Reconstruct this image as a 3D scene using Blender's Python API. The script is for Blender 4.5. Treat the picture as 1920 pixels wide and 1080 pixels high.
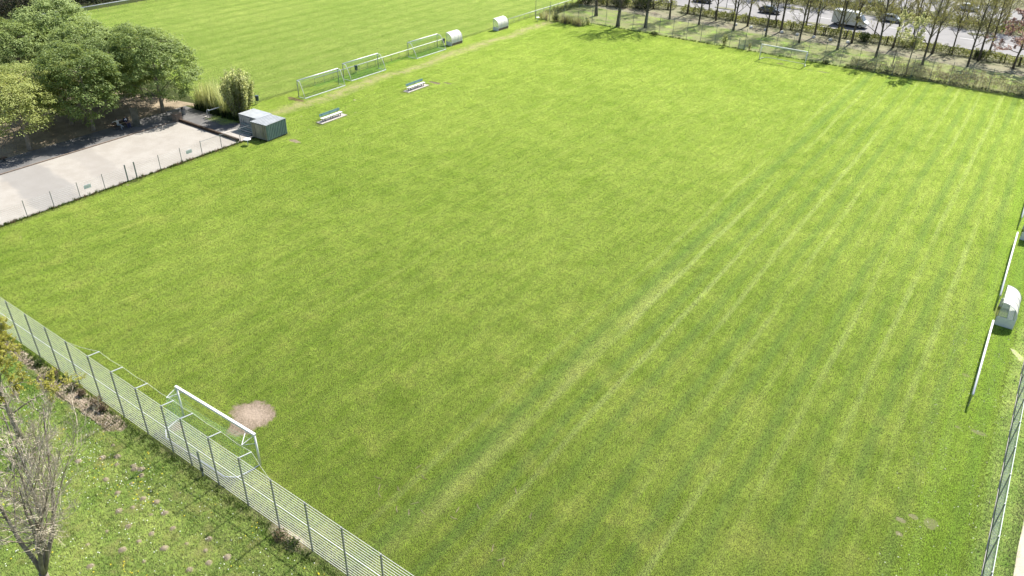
import bpy, bmesh, math, random
from mathutils import Vector, Matrix
R = math.radians
rnd = random.Random(7)
for o in list(bpy.data.objects): bpy.data.objects.remove(o)
scene = bpy.context.scene
COL = scene.collection

# ------------------------------------------------------------------ camera, sky, sun, exposure
# world frame: origin = middle of the near goal line, +Y along the pitch to the far goal, +X to the right
YAW, PITCH, ROLL, FPX = 0.59045, 0.5533, 0.0262, 1440.15
CAM = Vector((34.817, -19.638, 33.782))
cf = Vector((-math.sin(YAW)*math.cos(PITCH), math.cos(YAW)*math.cos(PITCH), -math.sin(PITCH)))
cr0 = Vector((math.cos(YAW), math.sin(YAW), 0)); cu0 = cr0.cross(cf)
cr = cr0*math.cos(ROLL) + cu0*math.sin(ROLL); cu = cu0*math.cos(ROLL) - cr0*math.sin(ROLL)
cd = bpy.data.cameras.new('camera'); cam = bpy.data.objects.new('camera', cd); COL.objects.link(cam)
cd.sensor_width = 36; cd.lens = FPX/1920*36; cd.clip_start = .5; cd.clip_end = 3000
cam.matrix_world = Matrix(((cr.x, cu.x, -cf.x, CAM.x), (cr.y, cu.y, -cf.y, CAM.y), (cr.z, cu.z, -cf.z, CAM.z), (0, 0, 0, 1)))
scene.camera = cam

SUN_EL, SUN_AZ = R(51.5), R(2.0)          # azimuth from +Y towards +X
world = bpy.data.worlds.new('World'); scene.world = world; world.use_nodes = True
wn = world.node_tree.nodes; wl = world.node_tree.links
sky = wn.new('ShaderNodeTexSky'); sky.sky_type = 'NISHITA'; sky.sun_disc = False
sky.sun_elevation = SUN_EL; sky.sun_rotation = SUN_AZ; sky.dust_density = 1.2
bg = wn['Background']; bg.inputs['Strength'].default_value = 0.075
wl.new(sky.outputs[0], bg.inputs['Color'])
sd = bpy.data.lights.new('sun', 'SUN'); sd.energy = 4.6; sd.angle = R(.53); sd.color = (1, .955, .88)
so = bpy.data.objects.new('sun', sd); COL.objects.link(so)
to_sun = Vector((math.sin(SUN_AZ)*math.cos(SUN_EL), math.cos(SUN_AZ)*math.cos(SUN_EL), math.sin(SUN_EL)))
so.rotation_euler = to_sun.to_track_quat('Z', 'Y').to_euler(); so.location = (0, 60, 80)
scene.view_settings.view_transform = 'Standard'; scene.view_settings.look = 'None'
scene.view_settings.exposure = 1.3; scene.view_settings.gamma = 1
scene.render.engine = 'CYCLES'
scene.cycles.max_bounces = 4; scene.cycles.diffuse_bounces = 3; scene.cycles.glossy_bounces = 2; scene.cycles.transmission_bounces = 3; scene.cycles.transparent_max_bounces = 12

# ------------------------------------------------------------------ node helpers
class NT:
    def __init__(s, name):
        s.m = bpy.data.materials.new(name); s.m.use_nodes = True
        s.t = s.m.node_tree; s.b = s.t.nodes['Principled BSDF']; s.out = s.t.nodes['Material Output']
    def n(s, typ, **kw):
        x = s.t.nodes.new(typ)
        for k, v in kw.items(): setattr(x, k, v)
        return x
    def put(s, sock, v):
        if isinstance(v, bpy.types.NodeSocket): s.t.links.new(v, sock)
        elif v is not None:
            if isinstance(v, (tuple, list)) and sock.type == 'RGBA' and len(v) == 3: v = (*v, 1)
            sock.default_value = v
    def pos(s):
        if not hasattr(s, '_p'): s._p = s.n('ShaderNodeNewGeometry').outputs['Position']
        return s._p
    def obj(s): return s.n('ShaderNodeTexCoord').outputs['Object']
    def scale(s, v, sc, rot=0):
        x = s.n('ShaderNodeMapping'); s.put(x.inputs['Vector'], v); x.inputs['Scale'].default_value = sc
        x.inputs['Rotation'].default_value = (0, 0, rot); return x.outputs[0]
    def noise(s, v, sc, det=3, rough=.55, dist=0):
        x = s.n('ShaderNodeTexNoise'); s.put(x.inputs['Vector'], v)
        x.inputs['Scale'].default_value = sc; x.inputs['Detail'].default_value = det
        x.inputs['Roughness'].default_value = rough; x.inputs['Distortion'].default_value = dist
        return x.outputs[0]
    def ramp(s, v, a, b, lo=0., hi=1., smooth=True):
        x = s.n('ShaderNodeMapRange'); x.interpolation_type = 'SMOOTHSTEP' if smooth else 'LINEAR'
        s.put(x.inputs[0], v); x.inputs[1].default_value = a; x.inputs[2].default_value = b
        x.inputs[3].default_value = lo; x.inputs[4].default_value = hi; return x.outputs[0]
    def math(s, op, a, b=None, c=None):
        x = s.n('ShaderNodeMath'); x.operation = op; s.put(x.inputs[0], a)
        if b is not None: s.put(x.inputs[1], b)
        if c is not None: s.put(x.inputs[2], c)
        return x.outputs[0]
    def mix(s, f, a, b, mode='MIX'):
        x = s.n('ShaderNodeMix'); x.data_type = 'RGBA'; x.blend_type = mode
        s.put(x.inputs[0], f); s.put(x.inputs[6], a); s.put(x.inputs[7], b); return x.outputs[2]
    def xyz(s, v=None):
        x = s.n('ShaderNodeSeparateXYZ'); s.put(x.inputs[0], v or s.pos()); return x.outputs
    def bump(s, h, dist, strength=1.):
        x = s.n('ShaderNodeBump'); s.put(x.inputs['Height'], h); x.inputs['Distance'].default_value = dist
        x.inputs['Strength'].default_value = strength; s.put(s.b.inputs['Normal'], x.outputs[0])
    def fin(s, col, rough=.8, spec=.3, metal=0, **kw):
        s.put(s.b.inputs['Base Color'], col); s.put(s.b.inputs['Roughness'], rough)
        s.b.inputs['Specular IOR Level'].default_value = spec; s.b.inputs['Metallic'].default_value = metal
        for k, v in kw.items(): s.put(s.b.inputs[k], v)
        return s.m
def mottled(name, c1, c2, sc=3., rough=.7, spec=.3, metal=0, bump=0., bsc=20, **kw):
    k = .84 if min(c1) > .58 else .64; c1 = tuple(q*k for q in c1); c2 = tuple(q*k for q in c2)
    t = NT(name); p = t.obj(); f = t.ramp(t.noise(p, sc, 4, .6), .3, .7)
    if bump: t.bump(t.noise(p, bsc, 4), bump)
    return t.fin(t.mix(f, c1, c2), rough, spec, metal, **kw)
def leafmat(name, c1, c2, sc=.8, trans=.45):
    c1 = tuple(q*.74 for q in c1); c2 = tuple(q*.74 for q in c2)
    t = NT(name); p = t.pos()
    f = t.math('ADD', t.math('MULTIPLY', t.noise(p, sc, 3), .5), t.math('MULTIPLY', t.noise(p, 6, 2), .5))
    f = t.math('ADD', f, t.math('MULTIPLY', t.math('SUBTRACT', t.n('ShaderNodeObjectInfo').outputs['Random'], .5), .12))
    c = t.mix(t.ramp(f, .36, .64), c1, c2)
    t.fin(c, .55, .25)
    tr = t.n('ShaderNodeBsdfTranslucent'); t.put(tr.inputs[0], t.mix(.5, c, (c2[0]*1.5, c2[1]*1.4, c2[2]*.8)))
    ms = t.n('ShaderNodeMixShader'); ms.inputs[0].default_value = trans
    t.t.links.new(t.b.outputs[0], ms.inputs[1]); t.t.links.new(tr.outputs[0], ms.inputs[2])
    t.t.links.new(ms.outputs[0], t.out.inputs[0]); return t.m

# ------------------------------------------------------------------ ground materials
BLADE, THATCH = 5.0, .34
def gauss(t, x, c, w):      # 1 at x==c falling to 0 at distance w
    return t.ramp(t.math('ABSOLUTE', t.math('SUBTRACT', x, c)), 0, w, 1, 0)
def turf(name, kind, blade=False):
    t = NT(name); p = t.pos(); X, Y, _ = t.xyz()
    big = t.noise(p, .045, 3); med = t.noise(p, .4, 4, .6); sm = t.noise(p, 2.8, 4, .7); fine = t.noise(p, 7, 4, .8)
    strk = t.noise(t.scale(p, (1.7, .25, 1)), 1.0, 3, .6)         # mowing direction
    a = t.math('MULTIPLY', big, .6); a = t.math('ADD', a, t.math('MULTIPLY', med, .7)); a = t.math('ADD', a, t.math('MULTIPLY', sm, .55))
    a = t.math('ADD', a, t.math('MULTIPLY', fine, .6)); a = t.math('ADD', a, t.math('MULTIPLY', strk, .8 if kind != 'meadow' else .2))
    tot = .6+.7+.55+.6+(.8 if kind != 'meadow' else .2)
    f = t.ramp(t.math('DIVIDE', a, tot), .37, .63)
    if kind == 'meadow': col = t.mix(f, (.055, .108, .014), (.18, .21, .062))
    elif kind == 'field': col = t.mix(f, (.086, .128, .02), (.148, .176, .044))
    else: col = t.mix(f, (.084, .130, .012), (.158, .196, .036))
    FAC = BLADE if blade else THATCH
    mul = lambda c: t.mix(1.0, c, (FAC*.965, FAC*.922, FAC*1.14), 'MULTIPLY')
    if kind == 'meadow': col = mul(col)
    wob = t.math('MULTIPLY', t.math('SUBTRACT', t.noise(p, .05, 2), .5), .7)
    if kind == 'pitch':
        xw = t.math('ADD', X, wob)
        # mower stripes to the right of x = 13, faint ones on the left
        s = t.math('SINE', t.math('MULTIPLY', t.math('ADD', xw, -12.95), 2*math.pi/2.84))
        on = t.ramp(X, 10.5, 13.5); on = t.math('ADD', t.math('MULTIPLY', on, .75), .25)
        brk = t.ramp(t.noise(t.scale(p, (1, .12, 1)), .5, 3), .3, .62)
        dk = t.math('MULTIPLY', t.math('MULTIPLY', t.ramp(s, .35, 1.0), on), t.math('ADD', t.math('MULTIPLY', brk, .5), .5))
        col = t.mix(t.math('MULTIPLY', dk, .5), col, (.075, .125, .026))
        s2 = t.math('SINE', t.math('MULTIPLY', t.math('ADD', xw, -14.1), 2*math.pi/2.84))
        lt = t.math('MULTIPLY', t.math('MULTIPLY', t.ramp(s2, .72, 1), on), t.ramp(t.noise(t.scale(p, (1, .05, 1)), .7, 4, .6), .36, .7))
        col = t.mix(t.math('MULTIPLY', lt, .32), col, (.235, .265, .105))
        pl = t.math('MULTIPLY', gauss(t, xw, 14.4, 1.0), t.ramp(t.noise(t.scale(p, (1, .25, 1)), .35, 4), .38, .6))
        pl = t.math('MULTIPLY', pl, t.ramp(Y, 60, 25))
        col = t.mix(t.math('MULTIPLY', pl, .3), col, (.27, .28, .11))
        dl = gauss(t, t.math('ADD', X, t.math('MULTIPLY', wob, .3)), 13.2, .7); col = t.mix(t.math('MULTIPLY', dl, .25), col, (.066, .125, .03))
        col = mul(col)
        # tired, thin turf near the near-side fence and foreground
        yel = t.math('MULTIPLY', t.ramp(t.noise(p, .28, 5, .65), .5, .68), t.ramp(Y, 45, 5, .06, .4))
        col = t.mix(yel, col, tuple(q*FAC for q in (.185, .19, .055)))
        # cross drags near the bottom
        # trampled track beside the spare goals
        tw = t.math('ADD', X, t.math('MULTIPLY', t.math('SUBTRACT', t.noise(p, .08, 2), .5), 5))
        tr = t.math('MULTIPLY', gauss(t, tw, -44.9, 2.0), t.ramp(t.noise(p, .9, 5, .65), .3, .6))
        tr = t.math('MULTIPLY', tr, t.ramp(Y, 38, 46)); col = t.mix(t.math('MULTIPLY', tr, .85), col, (.70, .64, .38) if blade else (.25, .22, .13))
        ew = t.math('MULTIPLY', t.ramp(t.math('ABSOLUTE', t.math('ADD', X, 41)), 7, 4), t.ramp(t.noise(p, 1.1, 5, .7), .63, .70))
        ew = t.math('MULTIPLY', ew, t.math('MULTIPLY', t.ramp(Y, 38, 44), t.ramp(Y, 105, 80))); col = t.mix(t.math('MULTIPLY', ew, .8), col, (.80, .72, .52) if blade else (.33, .29, .21))
        ew = t.math('MULTIPLY', t.math('MULTIPLY', t.ramp(X, -33, -37), t.ramp(Y, 30, 20)), t.ramp(t.noise(p, 1.0, 5, .7), .64, .71)); col = t.mix(t.math('MULTIPLY', ew, .8), col, (.66, .56, .38) if blade else (.28, .24, .16))
        # bare goal mouths
        def patch(cx, cy, rx, ry, rag=.9, c=(.26, .208, .16)):
            nonlocal col
            dx = t.math('DIVIDE', t.math('SUBTRACT', X, cx), rx); dy = t.math('DIVIDE', t.math('SUBTRACT', Y, cy), ry)
            d = t.math('SQRT', t.math('ADD', t.math('MULTIPLY', dx, dx), t.math('MULTIPLY', dy, dy)))
            d = t.math('ADD', d, t.math('MULTIPLY', t.math('SUBTRACT', t.noise(p, 1.1, 7, .72), .5), rag*1.7))
            g = t.mix(t.ramp(t.noise(t.scale(p, (1, 3, 1), .5), 8, 4, .7), .3, .7), tuple(q*.72 for q in c), tuple(q*1.15 for q in c))
            col = t.mix(t.math('MULTIPLY', t.ramp(d, 1.1, .85), 1.0 if rx > .8 else .7), col, g)
        patch(-.25, 2.75, 1.6, 1.2); patch(.1, 1.75, .85, 1.15); patch(-3.3, -.9, .55, .4)
        patch(0, 109.2, .55, .35); patch(7, 108.8, .9, .3, 2.2, (.25, .24, .15)); patch(5, 108.6, .5, .2, 2.2, (.25, .24, .15)); patch(-35.2, 37.7, .9, .35, 1.5, (.34, .29, .2)); patch(-47, 48.3, 1.6, .5, 1.4, (.24, .2, .1))
        patch(-37, 66, 1.0, .35, 1.8); patch(-35.6, 67, .8, .3, 1.8); patch(37.95, 19.1, .34, .40, 1.3, (.27, .23, .165)); patch(37.0, 19.05, .26, .2, 1.6, (.27, .23, .165)); patch(36.5, 18.3, .26, .18, 1.8, (.25, .22, .15)); patch(36.6, 17.2, .22, .16, 1.8, (.25, .22, .15)); patch(39.1, 29.2, .42, .2, 1.6, (.27, .23, .165)); patch(37.9, 29.0, .2, .16, 1.2, (.27, .23, .165))
        patch(37.5, 35.5, .26, .18, 1.0, (.27, .21, .165)); patch(38.6, 46.6, .5, 1.6, 1.4, (.25, .22, .13))
        # unmown darker grass under the spare goals and the rail, goal shade painted in
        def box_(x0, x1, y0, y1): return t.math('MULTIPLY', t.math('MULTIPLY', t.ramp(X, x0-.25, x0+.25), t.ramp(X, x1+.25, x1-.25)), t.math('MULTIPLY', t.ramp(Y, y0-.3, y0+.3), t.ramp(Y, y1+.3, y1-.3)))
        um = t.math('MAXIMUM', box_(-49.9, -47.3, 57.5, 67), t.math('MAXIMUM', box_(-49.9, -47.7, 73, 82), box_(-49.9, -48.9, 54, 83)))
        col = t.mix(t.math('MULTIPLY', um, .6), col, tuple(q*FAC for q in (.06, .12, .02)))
        # daisies
        rg = t.ramp(X, 34.5, 37.5)
        wt = t.math('MULTIPLY', t.ramp(t.noise(p, 7, 2), .69, .73), t.math('MULTIPLY', rg, t.ramp(t.noise(p, .5, 3), .45, .6)))
        col = t.mix(t.math('MULTIPLY', wt, .7), col, (.6, .62, .5))
        # right edge strip of longer grass
        lg = t.ramp(t.math('ADD', X, wob), 36.6, 37.4); col = t.mix(t.math('MULTIPLY', lg, .4), col, tuple(q*FAC for q in (.09, .15, .012)))
    if kind == 'field':
        s = t.math('SINE', t.math('MULTIPLY', t.math('ADD', X, t.math('MULTIPLY', wob, .5)), 2*math.pi/3.9))
        s = t.math('MULTIPLY', t.ramp(s, -.2, .9), t.ramp(t.noise(t.scale(p, (1, .06, 1)), .3, 3), .25, .65))
        col = mul(t.mix(t.math('MULTIPLY', s, .6), col, (.085, .125, .02)))
    if kind == 'meadow':
        # bare soil under the near fence, track between the tree rows
        yw = t.math('ADD', Y, t.math('MULTIPLY', t.math('SUBTRACT', t.noise(p, .8, 4), .5), 1.2))
        so_ = t.math('MULTIPLY', t.ramp(t.math('ABSOLUTE', t.math('ADD', yw, 2.75)), .6, .3), t.math('MAXIMUM', t.ramp(X, -7, -8.5), gauss(t, X, 9.3, 2.2)))
        wide = t.math('MULTIPLY', gauss(t, yw, -3.1, 1.0), t.ramp(t.math('ABSOLUTE', t.math('ADD', X, 10.5)), 5.5, 4)); so_ = t.math('MAXIMUM', so_, t.ramp(wide, .3, .5))
        soil = t.mix(t.ramp(t.noise(p, 9, 4, .7), .35, .65), (.14, .10, .065), (.42, .36, .28))
        col = t.mix(so_, col, soil)
        w2 = t.math('ADD', Y, t.math('MULTIPLY', t.math('SUBTRACT', t.noise(p, .25, 4), .5), 5))
        dt = t.math('MULTIPLY', gauss(t, w2, 129.3, 3.4), t.ramp(t.noise(p, .7, 4), .25, .55)); dt = t.ramp(dt, .1, .55)
        col = t.mix(t.math('MULTIPLY', dt, .85), col, t.mix(t.noise(p, 3, 4), (.10, .078, .064), (.19, .155, .125)))
        thin = t.math('MULTIPLY', t.ramp(Y, 112, 115), t.ramp(t.noise(p, .45, 5, .65), .33, .55)); col = t.mix(t.math('MULTIPLY', thin, .85), col, tuple(q*(1.5 if blade else .6) for q in (.34, .33, .21)))
        dry = t.math('MULTIPLY', t.ramp(t.noise(p, .6, 5, .65), .5, .66), t.ramp(Y, 0, -3)); col = t.mix(t.math('MULTIPLY', dry, .7), col, tuple(q*(2.2 if blade else .6) for q in (.26, .26, .11)))
    if blade:
        # single blades: lit from behind they pass the light on
        hue = t.ramp(t.noise(p, 23, 2, .8), .3, .7)
        col = t.mix(hue, t.mix(.14, col, (.06, .16, .012), 'MIX'), t.mix(.12, col, (.85, .85, .3), 'MIX'))
        t.fin(col, .33, 1.0)
        tr = t.n('ShaderNodeBsdfTranslucent'); t.put(tr.inputs[0], t.mix(.55, col, (1.0, 1.0, .35), 'MULTIPLY') if False else col)
        ms = t.n('ShaderNodeMixShader'); ms.inputs[0].default_value = .5
        t.t.links.new(t.b.outputs[0], ms.inputs[1]); t.t.links.new(tr.outputs[0], ms.inputs[2]); t.t.links.new(ms.outputs[0], t.out.inputs[0])
        return t.m
    h = t.math('ADD', t.math('MULTIPLY', sm, 1.0), t.math('MULTIPLY', fine, .55)); h = t.math('ADD', h, t.math('MULTIPLY', med, 1.2))
    t.bump(h, .06, 1.0)
    t.fin(col, .85, .1)
    return t.m
M = {}
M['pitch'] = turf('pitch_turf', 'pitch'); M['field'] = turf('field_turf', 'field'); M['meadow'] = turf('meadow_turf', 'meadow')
for k_ in ('pitch', 'field', 'meadow'): M[k_+'_blade'] = turf(k_+'_blade', k_, True)
def gravel():
    t = NT('court_gravel'); p = t.pos(); X, Y, _ = t.xyz()
    f = t.ramp(t.noise(p, .5, 5, .6), .3, .7); c = t.mix(f, (.275, .253, .222), (.33, .31, .278))
    c = t.mix(t.ramp(t.noise(p, 14, 3, .7), .35, .7, 0, .5), c, (.23, .212, .185))
    q = t.math('ADD', Y, t.math('MULTIPLY', t.math('SUBTRACT', t.noise(p, .3, 4), .5), 3)); q = t.math('ADD', q, t.math('MULTIPLY', t.math('ADD', X, 46), .15))
    band = t.ramp(t.math('ABSOLUTE', t.math('ADD', q, -13.2)), 2.6, 1.9)
    c = t.mix(t.math('MULTIPLY', band, .55), c, (.187, .182, .176))
    b2 = t.ramp(t.math('ABSOLUTE', t.math('ADD', q, -19.6)), 1.9, 1.3); c = t.mix(t.math('MULTIPLY', b2, .4), c, (.232, .216, .197))
    t.bump(t.noise(p, 12, 4), .05); return t.fin(c, .9, .1)
M['gravel'] = gravel()
def twotone(name, a, b, sc, sc2=12, bump=.03, c3=None):
    a = tuple(q*.62 for q in a); b = tuple(q*.62 for q in b); c3 = tuple(q*.62 for q in c3) if c3 else None
    t = NT(name); p = t.pos(); c = t.mix(t.ramp(t.noise(p, sc, 5, .6), .32, .68), a, b)
    c = t.mix(t.ramp(t.noise(p, sc2, 3, .7), .5, .75, 0, .55), c, c3 or tuple(x*.6 for x in a))
    t.bump(t.noise(p, sc2, 4), bump); return t.fin(c, .9, .15)
M['shade_toned_gravel'] = twotone('shade_toned_walk', (.17, .167, .165), (.235, .228, .22), .7)  # deep tree shade over the walk is worked into this gravel's dark tone
M['earth'] = twotone('leafy_earth', (.30, .235, .16), (.44, .36, .25), .6, 3.5, .06)
M['sand_path'] = twotone('sandy_path', (.55, .48, .39), (.66, .59, .49), .6)
M['road'] = twotone('pale_road', (.30, .295, .295), (.36, .352, .35), .25, 3, .01, (.27, .265, .26))
M['kerb'] = mottled('kerb_concrete', (.38, .37, .35), (.5, .48, .45), 2)
M['white_paint'] = mottled('white_paint', (.74, .74, .72), (.82, .82, .8), 5, .45, .4)
M['white_metal'] = mottled('white_coated_metal', (.72, .73, .74), (.82, .83, .83), 4, .35, .5)
M['galv'] = mottled('galvanised_steel', (.36, .38, .385), (.48, .5, .5), 5, .45, .5, .5)
M['wire'] = mottled('zinc_wire', (.62, .63, .60), (.68, .69, .66), 3, .5, .5, .0)
M['green_post'] = mottled('grey_green_post', (.30, .33, .31), (.38, .41, .39), 3, .5)
M['green_wire'] = mottled('pale_green_wire', (.42, .52, .47), (.50, .58, .53), 3, .5)
M['net_green'] = mottled('green_net_cord', (.20, .42, .26), (.26, .5, .32), 3, .8)
M['net_pale'] = mottled('pale_net_cord', (.35, .45, .36), (.45, .55, .45), 3, .8)
M['black'] = mottled('black_rubber', (.02, .02, .02), (.035, .035, .035), 3, .6)
M['dark_metal'] = mottled('dark_steel', (.06, .07, .075), (.10, .11, .115), 3, .5)
M['wood_dark'] = mottled('dark_timber', (.05, .032, .02), (.10, .065, .04), 4, .8, bump=.01)
M['wood_crate'] = mottled('weathered_timber', (.27, .20, .15), (.38, .30, .24), 4, .8, bump=.01)
M['concrete'] = mottled('concrete', (.42, .39, .35), (.56, .52, .47), 2.5, .85, bump=.01)
M['mossy'] = mottled('mossy_concrete', (.12, .125, .09), (.22, .21, .17), 2, .85, bump=.02)
M['bench_blue'] = mottled('teal_bench_paint', (.22, .42, .47), (.29, .49, .53), 3, .45)
M['bench_seat'] = mottled('pale_bench_plank', (.62, .63, .61), (.74, .74, .71), 4, .55)
M['bin'] = mottled('slate_bin', (.06, .09, .12), (.09, .125, .15), 3, .5)
M['cont_green'] = mottled('teal_container_paint', (.22, .32, .32), (.29, .39, .385), 2, .45, .4)
M['cont_beige'] = mottled('weathered_beige_sheet', (.34, .31, .25), (.47, .43, .35), 2, .5, .4)
M['cont_grey'] = mottled('grey_sheet', (.42, .43, .42), (.52, .53, .52), 2, .5, .4)
M['roof_grey'] = mottled('pale_roof_sheet', (.42, .45, .47), (.55, .575, .59), 1.2, .5, .4, .2)
M['sign'] = mottled('faded_sign', (.78, .80, .84), (.86, .88, .9), 3, .5)
M['bark_dark'] = mottled('dark_bark', (.12, .105, .08), (.21, .185, .145), 3, .9, .15, bump=.03)
M['bark_grey'] = mottled('grey_bark', (.27, .23, .175), (.42, .365, .285), 3, .9, .15, bump=.03)
M['twig'] = mottled('brown_twig', (.26, .22, .165), (.36, .31, .245), 2, .9, .1)
M['twig_olive'] = mottled('olive_twig', (.34, .30, .20), (.46, .41, .28), 2, .9, .1)
M['twig_pale'] = mottled('pale_grey_twig', (.66, .58, .44), (.74, .66, .52), 2, .9, .1)
M['leaf_green'] = leafmat('leaf_green', (.12, .19, .045), (.45, .56, .20), trans=.32)
M['leaf_yellow'] = leafmat('leaf_yellow_green', (.24, .31, .07), (.58, .63, .22), trans=.36)
M['leaf_pale'] = leafmat('leaf_pale', (.34, .40, .20), (.80, .85, .55), trans=.62)
M['bud'] = leafmat('bud_yellow_green', (.30, .31, .10), (.46, .46, .17), trans=.5)
M['bud_gold'] = leafmat('bud_gold', (.42, .42, .08), (.62, .60, .16), trans=.4)
M['blossom'] = leafmat('blossom', (.42, .27, .29), (.68, .48, .50), trans=.4)
M['reed'] = leafmat('reed_blade', (.36, .42, .15), (.62, .64, .30), trans=.55)
M['weed'] = leafmat('weed_blade', (.045, .09, .02), (.10, .16, .035))
M['dead'] = leafmat('dead_stalk', (.16, .10, .06), (.34, .25, .16), trans=.2)
M['dry'] = leafmat('dry_stalk', (.24, .19, .14), (.38, .32, .24), trans=.25)
M['hedge'] = leafmat('hedge_leaf', (.18, .22, .055), (.38, .42, .12), trans=.5)
M['ever'] = leafmat('evergreen', (.022, .04, .014), (.05, .075, .025), trans=.25)
M['mole'] = mottled('mole_soil', (.25, .21, .145), (.35, .30, .21), 6, .95, .1, bump=.03)
M['petal_w'] = mottled('daisy_petal', (.72, .73, .68), (.82, .82, .78), 3, .7)
M['petal_y'] = mottled('dandelion_petal', (.70, .55, .02), (.80, .66, .03), 3, .7)
M['glass'] = mottled('car_glass', (.015, .02, .022), (.03, .035, .04), 1, .08, .6)
M['tyre'] = M['black']
M['rim'] = mottled('alloy_rim', (.45, .45, .46), (.55, .55, .56), 3, .35, .5, .6)
M['lamp_red'] = mottled('red_lens', (.35, .02, .02), (.42, .03, .03), 3, .25)
M['lamp_white'] = mottled('clear_lens', (.7, .7, .7), (.8, .8, .8), 3, .15)
def paint(name, c): return mottled(name, c, tuple(min(1, x*1.08) for x in c), 1, .25, .5, **{'Coat Weight': .6})
M['van_white'] = paint('van_white_paint', (.72, .73, .72)); M['car_dark'] = paint('dark_car_paint', (.035, .03, .028))
M['car_silver'] = paint('silver_car_paint', (.42, .46, .45)); M['car_white'] = paint('white_car_paint', (.75, .76, .76))
M['skin'] = mottled('skin', (.42, .26, .19), (.48, .30, .22), 8, .6)
M['hair'] = mottled('dark_hair', (.02, .016, .012), (.04, .03, .022), 20, .6)
M['shirt_cream'] = mottled('cream_shirt', (.55, .54, .45), (.63, .61, .52), 8, .8); M['jeans'] = mottled('pale_jeans', (.33, .40, .46), (.42, .48, .54), 8, .85)
M['navy'] = mottled('navy_cloth', (.02, .025, .06), (.035, .04, .10), 8, .85); M['shirt_white'] = mottled('white_shirt', (.72, .72, .74), (.8, .8, .82), 8, .8)
M['indigo'] = mottled('indigo_trousers', (.05, .055, .16), (.07, .075, .21), 8, .85)
def poly_mat():
    t = NT('milky_polycarbonate'); t.fin((.88, .88, .83), .3, .5)
    tr = t.n('ShaderNodeBsdfTranslucent'); tr.inputs[0].default_value = (.85, .83, .74, 1)
    ms = t.n('ShaderNodeMixShader'); ms.inputs[0].default_value = .4
    t.t.links.new(t.b.outputs[0], ms.inputs[1]); t.t.links.new(tr.outputs[0], ms.inputs[2])
    tp = t.n('ShaderNodeBsdfTransparent'); tp.inputs[0].default_value = (.9, .9, .84, 1)
    m2 = t.n('ShaderNodeMixShader'); m2.inputs[0].default_value = .12
    t.t.links.new(ms.outputs[0], m2.inputs[1]); t.t.links.new(tp.outputs[0], m2.inputs[2])
    t.t.links.new(m2.outputs[0], t.out.inputs[0]); return t.m
M['poly'] = poly_mat()

# ------------------------------------------------------------------ mesh builder
class MB:
    def __init__(s): s.v = []; s.f = []; s.mi = []
    def add(s, vs, fs, m=0):
        b = len(s.v); s.v += [tuple(x) for x in vs]; s.f += [tuple(b+i for i in q) for q in fs]; s.mi += [m]*len(fs); return s
    def box(s, c, d, rz=0, m=0, rot=None):
        hx, hy, hz = d[0]/2, d[1]/2, d[2]/2; c = Vector(c); mt = rot or Matrix.Rotation(rz, 3, 'Z')
        vs = [c + mt @ Vector((x*hx, y*hy, z*hz)) for z in (-1, 1) for x, y in ((-1, -1), (1, -1), (1, 1), (-1, 1))]
        return s.add(vs, [(3, 2, 1, 0), (4, 5, 6, 7), (0, 1, 5, 4), (1, 2, 6, 5), (2, 3, 7, 6), (3, 0, 4, 7)], m)
    def tube(s, pts, rad, n=6, m=0, cap=True):
        pts = [Vector(p) for p in pts]
        if not isinstance(rad, (list, tuple)): rad = [rad]*len(pts)
        b = len(s.v); prev = None
        for i, p in enumerate(pts):
            d = (pts[min(i+1, len(pts)-1)] - pts[max(i-1, 0)])
            d = d.normalized() if d.length > 1e-9 else Vector((0, 0, 1))
            if prev is None: a = d.orthogonal().normalized()
            else:
                a = prev - d*prev.dot(d); a = a.normalized() if a.length > 1e-6 else d.orthogonal().normalized()
            prev = a; c = d.cross(a)
            for k in range(n):
                th = 2*math.pi*k/n; q = p + (a*math.cos(th) + c*math.sin(th))*rad[i]; s.v.append((q.x, q.y, q.z))
        fs = []
        for i in range(len(pts)-1):
            for k in range(n):
                k2 = (k+1) % n; fs.append((b+i*n+k, b+i*n+k2, b+(i+1)*n+k2, b+(i+1)*n+k))
        if cap: fs.append(tuple(b+k for k in reversed(range(n)))); fs.append(tuple(b+(len(pts)-1)*n+k for k in range(n)))
        s.f += fs; s.mi += [m]*len(fs); return s
    def leaf(s, c, nrm, size, asp=.6, rn=rnd, m=0):
        nrm = nrm.normalized(); a = nrm.orthogonal().normalized(); a.rotate(Matrix.Rotation(rn.uniform(0, 6.28), 3, nrm)); b = nrm.cross(a)
        h = size*.5; w = h*asp; k = nrm*(h*.25)
        return s.add([c-a*h-k, c+b*w, c+a*h-k, c-b*w], [(0, 1, 2, 3)], m)
    def mesh(s, name, mats, smooth=False):
        me = bpy.data.meshes.new(name); me.from_pydata(s.v, [], s.f)
        for mm in (mats if isinstance(mats, (list, tuple)) else [mats]): me.materials.append(M[mm] if isinstance(mm, str) else mm)
        if any(s.mi): me.polygons.foreach_set('material_index', s.mi)
        if smooth: me.polygons.foreach_set('use_smooth', [True]*len(s.f))
        me.update(); return me
    def build(s, name, mats, parent=None, loc=(0, 0, 0), smooth=False):
        return link(name, s.mesh(name, mats, smooth), parent, loc)
def link(name, me, parent=None, loc=(0, 0, 0), rz=0, sc=1):
    o = bpy.data.objects.new(name, me); COL.objects.link(o); o.parent = parent; o.location = loc; o.rotation_euler = (0, 0, rz)
    o.scale = (sc, sc, sc) if not isinstance(sc, tuple) else sc; return o
def tag(o, label, cat, group=None):
    o['label'] = label; o['category'] = cat
    if group: o['group'] = group
    return o
def thing(name, label, cat, loc=(0, 0, 0), rz=0, group=None, sc=1):
    return tag(link(name, None, None, loc, rz, sc), label, cat, group)
def struct(o): o['kind'] = 'structure'; return o
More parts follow.
